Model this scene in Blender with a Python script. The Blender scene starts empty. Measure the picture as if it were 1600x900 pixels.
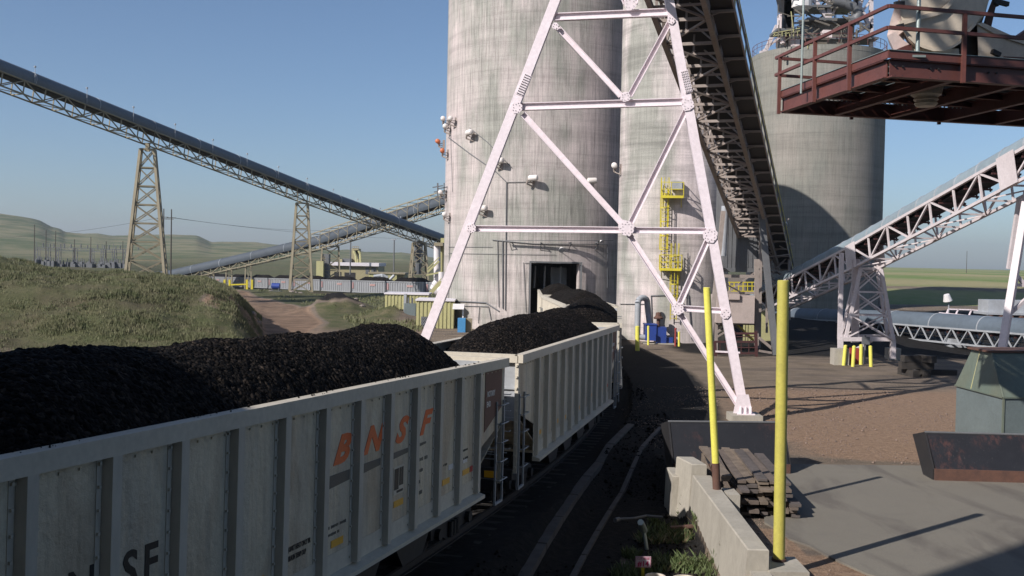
import bpy, math, random
import numpy as np
from mathutils import Vector, Matrix, noise
random.seed(7); np.random.seed(7)
PI = math.pi
scn = bpy.context.scene
col = scn.collection
CAMZ = 6.2
F = 1585.0
PITCH = math.atan(40/F); ROLL = math.radians(1.15)
MC = Matrix.Rotation(PI/2-PITCH, 3, 'X') @ Matrix.Rotation(ROLL, 3, 'Z')
SUN_AZ = Vector((-0.78, -0.63, 0)).normalized()
SUN_EL = math.radians(35)

def ray(px, py):
    return MC @ Vector(((px-800)/F, -(py-450)/F, -1))
def U(px, py, d):
    r = ray(px, py); return Vector((0, 0, CAMZ)) + r*(d/r.y)
def G(px, py, z=0.0):
    r = ray(px, py); return Vector((0, 0, CAMZ)) + r*((z-CAMZ)/r.z)

# ------------------------------------------------------------------ mesh builder
class MB:
    def __init__(s): s.v = []; s.f = []; s.m = []; s.mi = 0
    def add(s, vs, fs):
        o = len(s.v); s.v += [tuple(v) for v in vs]
        s.f += [tuple(i+o for i in f) for f in fs]; s.m += [s.mi]*len(fs); return s
    def box(s, c, d, R=None):
        hx, hy, hz = d[0]/2, d[1]/2, d[2]/2
        vs = [Vector((x, y, z)) for x in (-hx, hx) for y in (-hy, hy) for z in (-hz, hz)]
        if R is not None: vs = [R @ v for v in vs]
        c = Vector(c); vs = [v+c for v in vs]
        return s.add(vs, [(0,1,3,2),(4,6,7,5),(0,4,5,1),(2,3,7,6),(0,2,6,4),(1,5,7,3)])
    def b2(s, lo, hi):
        return s.box([(lo[i]+hi[i])/2 for i in range(3)], [abs(hi[i]-lo[i]) for i in range(3)])
    def frame(s, p, q, up=None):
        p, q = Vector(p), Vector(q); z = (q-p); L = z.length; z.normalize()
        u = Vector(up) if up is not None else Vector((0,0,1))
        if abs(z.dot(u)) > .98: u = Vector((0,1,0)) if abs(z.y) < .9 else Vector((1,0,0))
        x = u.cross(z).normalized(); y = z.cross(x).normalized()
        return p, q, L, Matrix((x, y, z)).transposed()
    def bar(s, p, q, w, h=None, up=None):
        h = h or w; p, q, L, R = s.frame(p, q, up)
        return s.box((p+q)/2, (w, h, L), R)
    def ibar(s, p, q, w, h, t=.03, up=None):
        # flanges are w wide, h apart along the 'up' direction
        p, q, L, R = s.frame(p, q, up); c = (p+q)/2; y = R @ Vector((0,1,0))
        s.box(c, (t, h-2*t, L), R); s.box(c+y*(h/2-t/2), (w, t, L), R); s.box(c-y*(h/2-t/2), (w, t, L), R); return s
    def tube(s, p, q, r, n=10, r2=None, cap=True):
        r2 = r if r2 is None else r2; p, q, L, R = s.frame(p, q)
        vs = []
        for (c, rr) in ((p, r), (q, r2)):
            for i in range(n):
                a = 2*PI*i/n; vs.append(c + R @ Vector((rr*math.cos(a), rr*math.sin(a), 0)))
        fs = [(i, (i+1) % n, n+(i+1) % n, n+i) for i in range(n)]
        if cap: fs += [tuple(range(n))[::-1], tuple(range(n, 2*n))]
        return s.add(vs, fs)
    def path(s, pts, r, n=8):
        for a, b in zip(pts[:-1], pts[1:]): s.tube(a, b, r, n)
        return s
    def prism(s, poly, ext):
        n = len(poly); e = Vector(ext); a = [Vector(p) for p in poly]; b = [p+e for p in a]
        return s.add(a+b, [tuple(range(n))[::-1], tuple(range(n, 2*n))]+[(i, (i+1) % n, n+(i+1) % n, n+i) for i in range(n)])
    def lathe(s, prof, c=(0,0,0), n=24, R=None):
        c = Vector(c); vs = []; k = len(prof)
        for i in range(n):
            a = 2*PI*i/n
            for (r, z) in prof:
                v = Vector((r*math.cos(a), r*math.sin(a), z)); v = R @ v if R is not None else v
                vs.append(v+c)
        fs = [(i*k+j, ((i+1) % n)*k+j, ((i+1) % n)*k+j+1, i*k+j+1) for i in range(n) for j in range(k-1)]
        return s.add(vs, fs)
    def half(s, p, q, r, seg=10, a0=0, a1=PI, t=.05, up=None):
        # half-pipe shell from p to q, open downwards
        p, q, L, R = s.frame(p, q, up); vs = []
        for c in (p, q):
            for rr in (r, r-t):
                for i in range(seg+1):
                    a = a0+(a1-a0)*i/seg; vs.append(c + R @ Vector((rr*math.cos(a), rr*math.sin(a), 0)))
        m = seg+1; fs = []
        for i in range(seg):
            fs += [(i, i+1, 2*m+i+1, 2*m+i), (m+i+1, m+i, 3*m+i, 3*m+i+1), (i+1, i, m+i, m+i+1), (2*m+i, 2*m+i+1, 3*m+i+1, 3*m+i)]
        fs += [(0, 2*m, 3*m, m), (seg, m+seg, 3*m+seg, 2*m+seg)]
        return s.add(vs, fs)
    def build(s, name, mat, parent=None, smooth=False):
        me = bpy.data.meshes.new(name); me.from_pydata(s.v, [], s.f)
        mats = mat if isinstance(mat, (list, tuple)) else [mat]
        for m in mats: me.materials.append(m)
        if len(mats) > 1: me.polygons.foreach_set('material_index', s.m)
        if smooth:
            me.polygons.foreach_set('use_smooth', [True]*len(me.polygons))
            try: me.set_sharp_from_angle(angle=math.radians(40))
            except Exception: pass
        me.update()
        o = bpy.data.objects.new(name, me); col.objects.link(o); o.parent = parent
        return o

def tag(o, label=None, cat=None, group=None, kind=None):
    if label: o['label'] = label
    if cat: o['category'] = cat
    if group: o['group'] = group
    if kind: o['kind'] = kind
    return o
def thing(name, loc, label, cat, group=None, rot=None):
    o = bpy.data.objects.new(name, None); col.objects.link(o); o.location = loc
    o.empty_display_size = .3
    if rot: o.rotation_euler = rot
    return tag(o, label, cat, group)
KIDS = {}
def copy_tree(o, parent=None):
    c = o.copy(); col.objects.link(c); c.parent = parent
    for ch in list(o.children): copy_tree(ch, c)
    return c

# ------------------------------------------------------------------ materials
def newmat(name):
    m = bpy.data.materials.new(name); m.use_nodes = True
    nt = m.node_tree; b = nt.nodes['Principled BSDF']; return m, nt, b
class NT:
    def __init__(s, nt): s.nt = nt
    def n(s, t, **k):
        x = s.nt.nodes.new(t)
        for a, v in k.items(): setattr(x, a, v)
        return x
    def l(s, a, b): s.nt.links.new(a, b)
    def coord(s, kind='Object', scale=(1,1,1)):
        tc = s.n('ShaderNodeTexCoord'); mp = s.n('ShaderNodeMapping'); mp.inputs['Scale'].default_value = scale
        s.l(tc.outputs[kind], mp.inputs[0]); return mp.outputs[0]
    def pos(s, scale=(1,1,1)):
        g = s.n('ShaderNodeNewGeometry'); mp = s.n('ShaderNodeMapping'); mp.inputs['Scale'].default_value = scale
        s.l(g.outputs['Position'], mp.inputs[0]); return mp.outputs[0]
    def noise(s, vec, sc, det=4, rough=.55, dist=0):
        x = s.n('ShaderNodeTexNoise'); x.inputs['Scale'].default_value = sc; x.inputs['Detail'].default_value = det
        x.inputs['Roughness'].default_value = rough; x.inputs['Distortion'].default_value = dist
        s.l(vec, x.inputs['Vector']); return x.outputs['Fac']
    def ramp(s, fac, stops):
        r = s.n('ShaderNodeValToRGB'); e = r.color_ramp.elements
        while len(e) < len(stops): e.new(.5)
        for i, (p, c) in enumerate(stops):
            e[i].position = p; e[i].color = (c[0], c[1], c[2], 1) if hasattr(c, '__len__') else (c, c, c, 1)
        s.l(fac, r.inputs[0]); return r.outputs[0]
    def mix(s, f, a, b, blend='MIX'):
        x = s.n('ShaderNodeMix', data_type='RGBA', blend_type=blend)
        for sock, v in ((x.inputs[0], f), (x.inputs[6], a), (x.inputs[7], b)):
            if hasattr(v, 'links'): s.l(v, sock)
            elif hasattr(v, '__len__'): sock.default_value = (v[0], v[1], v[2], 1)
            else: sock.default_value = v
        return x.outputs[2]
    def math(s, op, a, b=0.0, clamp=False):
        x = s.n('ShaderNodeMath', operation=op); x.use_clamp = clamp
        for i, v in enumerate((a, b)):
            if hasattr(v, 'links'): s.l(v, x.inputs[i])
            else: x.inputs[i].default_value = v
        return x.outputs[0]
    def bump(s, h, strength, dist, b):
        x = s.n('ShaderNodeBump'); x.inputs['Strength'].default_value = strength; x.inputs['Distance'].default_value = dist
        s.l(h, x.inputs['Height']); s.l(x.outputs[0], b.inputs['Normal'])

def worn(name, c, dirt, rough=.55, metal=0, sc=1.2, amount=.55, spots=None, spot_at=.68, stretch=(1,1,1), bump=.15):
    """a painted or bare surface with soft dirt, fine grain and optional spots of wear"""
    m, nt, b = newmat(name); N = NT(nt)
    v = N.pos(stretch)
    n1 = N.noise(v, sc, 6, .65); n2 = N.noise(v, sc*9, 4, .6)
    f = N.ramp(n1, [(.38, 0), (.72, 1)])
    f = N.math('MULTIPLY', f, amount)
    c1 = N.mix(f, c, dirt)
    k = N.ramp(n2, [(.3, .90), (.7, 1.06)])
    c2 = N.mix(1.0, c1, k, 'MULTIPLY')
    if spots:
        n3 = N.noise(v, sc*3.1, 8, .75)
        g = N.ramp(n3, [(spot_at, 0), (spot_at+.04, 1)])
        c2 = N.mix(g, c2, spots)
    N.l(c2, b.inputs['Base Color'])
    b.inputs['Roughness'].default_value = rough; b.inputs['Metallic'].default_value = metal
    if bump: N.bump(n2, bump, .02, b)
    return m

M = {}
M['white_steel'] = worn('white_steel', (.84,.75,.78), (.70,.60,.60), .5, 0, .7, .4, (.22,.10,.06), .73)
M['head_dark'] = worn('head_dark', (.17,.15,.12), (.07,.06,.05), .6, 0, .5, .7)
M['tan_steel'] = worn('tan_steel', (.29,.25,.165), (.17,.14,.10), .6, 0, .5, .5)
M['gallery_steel'] = worn('gallery_steel', (.33,.28,.245), (.15,.115,.10), .6, 0, .8, .6, (.10,.05,.03), .72)
M['red_steel'] = worn('red_steel', (.155,.056,.046), (.085,.036,.030), .5, 0, 1.5, .6, (.03,.015,.012), .70)
M['dark_red'] = worn('dark_red', (.075,.028,.027), (.03,.015,.015), .55, 0, 1.5, .6)
M['grey_steel'] = worn('grey_steel', (.14,.145,.15), (.08,.08,.08), .55, 0, 1, .5)
M['pale_grey'] = worn('pale_grey', (.38,.40,.42), (.2,.2,.2), .5, 0, 1, .5)
M['cover'] = worn('cover', (.115,.145,.175), (.08,.095,.11), .6, 0, .25, .6)
M['cover_pale'] = worn('cover_pale', (.25,.31,.34), (.15,.18,.20), .55, 0, .4, .6)
M['yellow'] = worn('yellow', (.62,.52,.035), (.33,.27,.04), .45, 0, 1.6, .45)
M['dull_yellow'] = worn('dull_yellow', (.52,.47,.10), (.34,.31,.08), .5, 0, 2.0, .6, (.06,.045,.025), .72)  # darker, duller yellow for the thick pole, with dark spots
M['shaded_white'] = worn('shaded_white', (.62,.56,.56), (.42,.36,.35), .55, 0, .9, .5, (.22,.12,.09), .72)  # white steel with shade greyed into its colour, plus rust spots
M['yellow_pole'] = worn('yellow_pole', (.78,.73,.13), (.60,.55,.11), .42, 0, 2.2, .5, (.12,.08,.03), .735)
M['rust'] = worn('rust', (.13,.065,.045), (.06,.035,.03), .8, 0, 4, .7)
M['black_steel'] = worn('black_steel', (.018,.018,.02), (.035,.03,.028), .6, 0, 1.5, .6)
M['belt'] = worn('belt', (.012,.012,.013), (.02,.018,.016), .85, 0, 1, .6)
M['aluminium'] = worn('aluminium', (.76,.67,.49), (.50,.43,.31), .5, 0, .9, .55, None, .7, (1,1,.25), .08)
def panel_mat():
    m, nt, b = newmat('aluminium'); N = NT(nt)
    st = N.noise(N.pos((1,1,.10)), 5.5, 6, .7); pa = N.noise(N.pos((1,1,.45)), .8, 3, .5, .8); fi = N.noise(N.pos(), 14, 4, .7); du = N.noise(N.pos((1,1,.06)), 2.2, 4, .6)
    c = N.mix(N.ramp(pa, [(.44, 0), (.56, 1)]), (.66,.585,.44), (.53,.44,.32))
    c = N.mix(N.math('MULTIPLY', N.ramp(du, [(.50, 0), (.62, 1)]), .5), c, (.43,.41,.35))
    c = N.mix(.6, c, N.mix(1., c, N.ramp(st, [(.30, .55), (.46, .95), (.7, 1.15)]), 'MULTIPLY'))
    c = N.mix(.5, c, N.mix(1., c, N.ramp(fi, [(.3, .8), (.7, 1.1)]), 'MULTIPLY'))
    c = N.mix(N.ramp(N.noise(N.pos((1,1,.6)), 7, 7, .8), [(.665, 0), (.70, .8)]), c, (.10,.085,.07))
    N.l(c, b.inputs['Base Color']); b.inputs['Roughness'].default_value = .45; b.inputs['Metallic'].default_value = .1
    N.bump(N.math('ADD', N.math('MULTIPLY', N.noise(N.pos((1,1,.6)), 1.7, 3), 5), fi), .45, .03, b); return m
M['aluminium'] = panel_mat()
M['alu_post'] = worn('alu_post', (.57,.52,.43), (.42,.38,.31), .5, 0, 1.2, .5, None, .7, (1,1,.3), .05)
M['alu_rim'] = worn('alu_rim', (.60,.55,.45), (.44,.40,.33), .45, 0, 1.2, .5, None, .7, (1,1,1), .05)
M['brown_panel'] = worn('brown_panel', (.14,.055,.035), (.09,.04,.03), .6, 0, 2, .5)
M['orange'] = worn('orange', (.90,.16,.03), (.80,.14,.03), .5, 0, 4, .4)
M['black_paint'] = worn('black_paint', (.012,.012,.012), (.03,.03,.03), .5, 0, 4, .4)
M['grey_paint'] = worn('grey_paint', (.10,.10,.09), (.07,.07,.06), .5, 0, 4, .4)
M['reflector'] = worn('reflector', (.85,.42,.02), (.6,.32,.03), .3, 0, 8, .3)
M['red_reflector'] = worn('red_reflector', (.5,.03,.03), (.3,.03,.03), .3, 0, 8, .3)
M['white_paint'] = worn('white_paint', (.74,.72,.70), (.45,.40,.36), .45, 0, 2, .35)
M['cannon_white'] = worn('cannon_white', (.78,.73,.68), (.5,.42,.36), .4, 0, 1.2, .4)
M['cannon_orange'] = worn('cannon_orange', (.55,.16,.06), (.35,.12,.06), .5, 0, 1.2, .5)
M['pale_yellow'] = worn('pale_yellow', (.44,.42,.20), (.30,.27,.15), .6, 0, .8, .5)
M['tan_wall'] = worn('tan_wall', (.34,.30,.17), (.26,.22,.14), .7, 0, .4, .4)
M['white_roof'] = worn('white_roof', (.72,.68,.70), (.5,.47,.47), .6, 0, .4, .4)
M['blue'] = worn('blue', (.025,.06,.28), (.03,.05,.13), .45, 0, 1.4, .5)
M['sky_blue'] = worn('sky_blue', (.07,.27,.52), (.05,.15,.28), .45, 0, 2, .4)
M['green_box'] = worn('green_box', (.13,.165,.135), (.16,.14,.08), .55, 0, .9, .5, (.09,.06,.035), .72, (1,1,.5))
M['blue_box'] = worn('blue_box', (.15,.185,.185), (.10,.12,.12), .5, 0, .9, .5)
M['cream'] = worn('cream', (.76,.66,.52), (.42,.33,.25), .45, 0, .9, .4)
M['pink_white'] = worn('pink_white', (.74,.64,.62), (.5,.4,.36), .5, 0, 1, .4)
M['concrete'] = worn('concrete', (.40,.37,.31), (.25,.23,.19), .85, 0, 1.4, .6, (.17,.155,.13), .70, (1,1,.5), .4)
M['panel_conc'] = worn('panel_conc', (.46,.38,.34), (.30,.25,.22), .8, 0, 1.4, .5, (.15,.09,.07), .70)
M['wood'] = worn('wood', (.17,.13,.105), (.07,.055,.045), .85, 0, 3, .8, (.035,.03,.025), .66, (1,1,1), .5)
M['tie_wood'] = worn('tie_wood', (.045,.038,.032), (.02,.018,.016), .9, 0, 3, .8, None, .7, (1,1,1), .6)
M['rail'] = worn('rail', (.06,.05,.045), (.03,.026,.022), .6, .3, 3, .5)
M['galv'] = worn('galv', (.34,.40,.38), (.22,.25,.24), .4, .4, 3, .5)
M['grate'] = worn('grate', (.13,.16,.16), (.07,.08,.08), .6, .2, 3, .5)
M['pole_wood'] = worn('pole_wood', (.07,.06,.05), (.04,.035,.03), .9, 0, 3, .5)
M['plant'] = worn('plant', (.075,.115,.035), (.12,.12,.05), .7, 0, 3, .7, None, .7, (1,1,1), 0)
M['dry_plant'] = worn('dry_plant', (.20,.16,.09), (.10,.09,.04), .8, 0, 3, .7, None, .7, (1,1,1), 0)
M['grass_blades'] = worn('grass_blades', (.105,.122,.048), (.215,.19,.11), .8, 0, .9, .9, None, .7, (1,1,1), 0)
M['red_sign'] = worn('red_sign', (.33,.045,.04), (.2,.05,.04), .6, 0, 3, .4)
M['pot'] = worn('pot', (.62,.56,.46), (.4,.35,.3), .5, 0, 3, .4)
M['pipe_white'] = worn('pipe_white', (.70,.66,.66), (.5,.45,.42), .5, 0, .9, .4)
M['sign_face'] = worn('sign_face', (.55,.48,.52), (.4,.33,.36), .5, 0, 8, .3)
M['magenta'] = worn('magenta', (.42,.02,.10), (.3,.02,.08), .5, 0, 8, .3)
M['boulder'] = worn('boulder', (.25,.21,.18), (.12,.10,.09), .9, 0, 3, .6)

def concrete_mat(name, pink, band):
    m, nt, b = newmat(name); N = NT(nt)
    p = N.coord('Object')
    mp = lambda sc: (lambda x: (N.l(p, x.inputs[0]), setattr(x.inputs['Scale'], 'default_value', sc), x.outputs[0])[2])(N.n('ShaderNodeMapping'))
    vs = mp((1.0, 1.0, .045)); hs = mp((.05, .05, 1.0)); fs = mp((1, 1, 1))
    streak = N.noise(vs, 4.6, 8, .78); fine = N.noise(vs, 7, 5, .7)
    band1 = N.noise(hs, 1.1, 6, .7); patch = N.noise(mp((1,1,.5)), .16, 3, .5)
    patch2 = N.noise(mp((1,1,.35)), .35, 5, .6)
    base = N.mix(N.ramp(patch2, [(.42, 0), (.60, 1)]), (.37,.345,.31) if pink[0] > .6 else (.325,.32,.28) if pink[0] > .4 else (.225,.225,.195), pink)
    base = N.mix(N.math('MULTIPLY', N.ramp(patch, [(.48, 0), (.62, 1)]), .8), base, (pink[0]*1.2, pink[1]*1.15, pink[2]*1.18))
    k = N.ramp(streak, [(.30, .38), (.44, .78), (.56, 1.0), (.70, 1.22)])
    base = N.mix((.55 if pink[0] > .3 else .38) if not band else .5, base, N.mix(1., base, k, 'MULTIPLY'))
    k3 = N.ramp(fine, [(.36, .50), (.50, 1), (.66, 1.15)])
    base = N.mix((.6 if pink[0] > .3 else .35) if not band else .25, base, N.mix(1., base, k3, 'MULTIPLY'))
    k2 = N.ramp(band1, [(.38, .60), (.5, 1.0), (.62, 1.16)])
    base = N.mix(.38 if not band else .65, base, N.mix(1., base, k2, 'MULTIPLY'))
    # slip-form lift lines every 1.25 m, a little wavy, faint
    sx = N.n('ShaderNodeSeparateXYZ'); N.l(p, sx.inputs[0])
    wob = N.math('MULTIPLY', N.noise(fs, .8, 3), .35)
    fr = N.math('FRACT', N.math('MULTIPLY', N.math('ADD', sx.outputs[2], wob), 1/1.25))
    ln = N.ramp(fr, [(0, .55), (.045, 1), (1, 1)])
    base = N.mix(.5, base, N.mix(1., base, ln, 'MULTIPLY'))
    grain = N.noise(fs, 12, 4, .7)
    base = N.mix(.5, base, N.mix(1., base, N.ramp(grain, [(.3, .7), (.7, 1.2)]), 'MULTIPLY'))
    N.l(base, b.inputs['Base Color']); b.inputs['Roughness'].default_value = .9
    N.bump(N.math('ADD', grain, N.math('MULTIPLY', streak, 2.)), .35, .03, b)
    return m
M['silo_a'] = concrete_mat('silo_concrete_streaked', (.50,.445,.415), False)
M['silo_b'] = concrete_mat('silo_concrete_banded', (.585,.52,.49), True)
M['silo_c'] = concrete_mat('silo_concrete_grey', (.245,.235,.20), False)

m, nt, b = newmat('coal'); N = NT(nt); M['coal'] = m
v = N.pos(); vo = N.n('ShaderNodeTexVoronoi'); vo.inputs['Scale'].default_value = 19; N.l(v, vo.inputs['Vector'])
vc = N.n('ShaderNodeTexVoronoi'); vc.inputs['Scale'].default_value = 26; N.l(v, vc.inputs['Vector'])
n1 = N.noise(v, 14, 6, .7)
cc = N.mix(N.ramp(n1, [(.4, 0), (.75, 1)]), (.004,.0033,.0028), (.017,.013,.010))
sv = N.n('ShaderNodeSeparateColor'); N.l(vo.outputs['Color'], sv.inputs[0])
cc = N.mix(1., cc, N.ramp(sv.outputs[0], [(0, .15), (.55, .7), (.8, 2.0), (1, 5.5)]), 'MULTIPLY')
N.l(cc, b.inputs['Base Color']); b.inputs['Roughness'].default_value = .85
b.inputs['Specular IOR Level'].default_value = .12
h = N.math('ADD', vo.outputs['Distance'], N.math('MULTIPLY', vc.outputs['Distance'], .5))
N.bump(N.math('ADD', N.math('MULTIPLY', h, -1.0), N.math('MULTIPLY', n1, .3)), 1.0, .06, b)

# concrete yard slab
m, nt, b = newmat('slab_concrete'); N = NT(nt); M['slab'] = m
v = N.pos(); n1 = N.noise(v, .35, 5, .6); n2 = N.noise(N.pos((.35,.10,1)), 2.4, 4, .6, .6); n3 = N.noise(v, 22, 4, .7); n4 = N.noise(v, 2.5, 6, .65)
c0 = N.mix(n1, (.155,.140,.112), (.205,.188,.152))
c0 = N.mix(N.math('MULTIPLY', N.ramp(n2, [(.50, 0), (.64, 1)]), .55), c0, (.085,.072,.062))
c0 = N.mix(N.math('MULTIPLY', N.ramp(n4, [(.52, 0), (.72, 1)]), .5), c0, (.15,.135,.115))
c0 = N.mix(.5, c0, N.mix(1., c0, N.ramp(n3, [(.3, .7), (.7, 1.2)]), 'MULTIPLY'))
N.l(c0, b.inputs['Base Color']); b.inputs['Roughness'].default_value = .85; N.bump(n3, .3, .01, b)

# terrain: zone weights come from a colour attribute (R grass, G red dirt, B coal dust)
m, nt, b = newmat('ground'); N = NT(nt); M['ground'] = m
at = N.n('ShaderNodeAttribute'); at.attribute_name = 'zone'
sp = N.n('ShaderNodeSeparateColor'); N.l(at.outputs['Color'], sp.inputs[0])
v = N.pos(); big = N.noise(v, .045, 5, .6); mid = N.noise(v, .5, 6, .65); fin = N.noise(v, 5, 6, .7); vf = N.noise(v, 24, 4, .7)
far = N.noise(N.pos((1, .35, 2)), .012, 6, .6)
def thr(w, n, k=.55):
    x = N.math('ADD', w, N.math('MULTIPLY', N.math('SUBTRACT', n, .5), k))
    return N.ramp(x, [(.40, 0), (.60, 1)])
yard = N.mix(N.ramp(mid, [(.35, 0), (.65, 1)]), (.155,.124,.092), (.250,.196,.145))
yard = N.mix(N.math('MULTIPLY', N.ramp(N.noise(N.pos((.12,.6,1)), .9, 5, .6, .4), [(.48, 0), (.62, 1)]), .55), yard, (.10,.085,.075))
red = N.mix(N.ramp(fin, [(.35, 0), (.65, 1)]), (.215,.140,.092), (.34,.235,.158))
gr = N.mix(N.ramp(mid, [(.40, 0), (.66, 1)]), (.070,.080,.032), (.150,.130,.075))
gr = N.mix(N.ramp(far, [(.42, 0), (.60, 1)]), gr, (.095,.10,.045))
gp = N.mix(N.ramp(far, [(.40, 0), (.56, 1)]), (.13,.20,.055), (.30,.27,.14))
gp = N.mix(N.math('MULTIPLY', N.ramp(mid, [(.45, 0), (.7, 1)]), .4), gp, (.33,.28,.17))
gr = N.mix(N.math('MULTIPLY', N.ramp(fin, [(.50, 0), (.62, 1)]), .55), gr, (.040,.046,.020))
gr = N.mix(N.math('MULTIPLY', N.ramp(big, [(.56, 0), (.66, 1)]), .7), gr, (.095,.068,.050))
hl = N.ramp(N.noise(N.pos((1,1,6)), .02, 6, .7), [(.42, 0), (.58, 1)])
hl2 = N.mix(hl, (.085,.110,.048), (.20,.185,.105))
at2 = N.n('ShaderNodeAttribute'); at2.attribute_name = 'zone2'; sp2 = N.n('ShaderNodeSeparateColor'); N.l(at2.outputs['Color'], sp2.inputs[0])
gr = N.mix(sp2.outputs[0], gr, gp); gr = N.mix(sp2.outputs[1], gr, hl2)
c1 = N.mix(thr(sp.outputs[1], N.math('ADD', N.math('MULTIPLY', mid, .6), N.math('MULTIPLY', fin, .4))), yard, red)
c1 = N.mix(thr(sp.outputs[0], N.math('ADD', N.math('MULTIPLY', mid, .5), N.math('MULTIPLY', fin, .5)), .8), c1, gr)
coal_c = N.mix(N.ramp(fin, [(.45, 0), (.75, 1)]), (.012,.0115,.011), (.036,.032,.029))
c1 = N.mix(thr(sp.outputs[2], N.math('ADD', N.math('MULTIPLY', mid, .6), N.math('MULTIPLY', fin, .4)), .6), c1, coal_c)
c1 = N.mix(.55, c1, N.mix(1., c1, N.ramp(vf, [(.30, .40), (.5, 1), (.70, 1.6)]), 'MULTIPLY'))
N.l(c1, b.inputs['Base Color']); b.inputs['Roughness'].default_value = .95
b.inputs['Specular IOR Level'].default_value = .2
N.bump(N.math('ADD', fin, N.math('MULTIPLY', vf, .5)), .9, .10, b)
# ------------------------------------------------------------------ numpy noise
_rs = np.random.RandomState(3); _tab = _rs.rand(512, 512)
def vn(x, y):
    x = np.asarray(x, float); y = np.asarray(y, float)
    xi = np.floor(x).astype(int); yi = np.floor(y).astype(int); fx = x-xi; fy = y-yi
    fx = fx*fx*(3-2*fx); fy = fy*fy*(3-2*fy)
    t = lambda a, b_: _tab[a % 512, b_ % 512]
    return (t(xi, yi)*(1-fx)+t(xi+1, yi)*fx)*(1-fy)+(t(xi, yi+1)*(1-fx)+t(xi+1, yi+1)*fx)*fy-.5
def fbm(x, y, o=4):
    s = 0; a = 1
    for k in range(o): s = s+a*vn(x*2**k+17*k, y*2**k+31*k); a *= .5
    return s
def sst(a, b_, x):
    t = np.clip((np.asarray(x, float)-a)/(b_-a), 0, 1); return t*t*(3-2*t)

# ------------------------------------------------------------------ track
TY = np.array([-80,-40,0,12,23,32,40,48,56,61,67,74,82,90,105.])
TX = np.array([-33.3,-21.0,-8.77,-5.1,-1.73,.80,2.62,3.78,4.5,4.62,4.35,3.85,3.75,3.9,4.1])
def _tan():
    m = np.zeros(len(TY))
    for i in range(len(TY)):
        a, b_ = max(0, i-1), min(len(TY)-1, i+1); m[i] = (TX[b_]-TX[a])/(TY[b_]-TY[a])
    return m
TM = _tan()
def cx(y):
    y = np.clip(np.asarray(y, float), TY[0], TY[-1]); i = np.clip(np.searchsorted(TY, y)-1, 0, len(TY)-2)
    h = TY[i+1]-TY[i]; t = (y-TY[i])/h
    return (2*t**3-3*t**2+1)*TX[i]+(t**3-2*t**2+t)*h*TM[i]+(-2*t**3+3*t**2)*TX[i+1]+(t**3-t**2)*h*TM[i+1]
def rz(y): return np.interp(y, [-80, 5, 12.8, 21.5, 26, 33, 40, 120], [1.2, .66, .46, .22, .12, .02, -.04, -.05])

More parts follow.
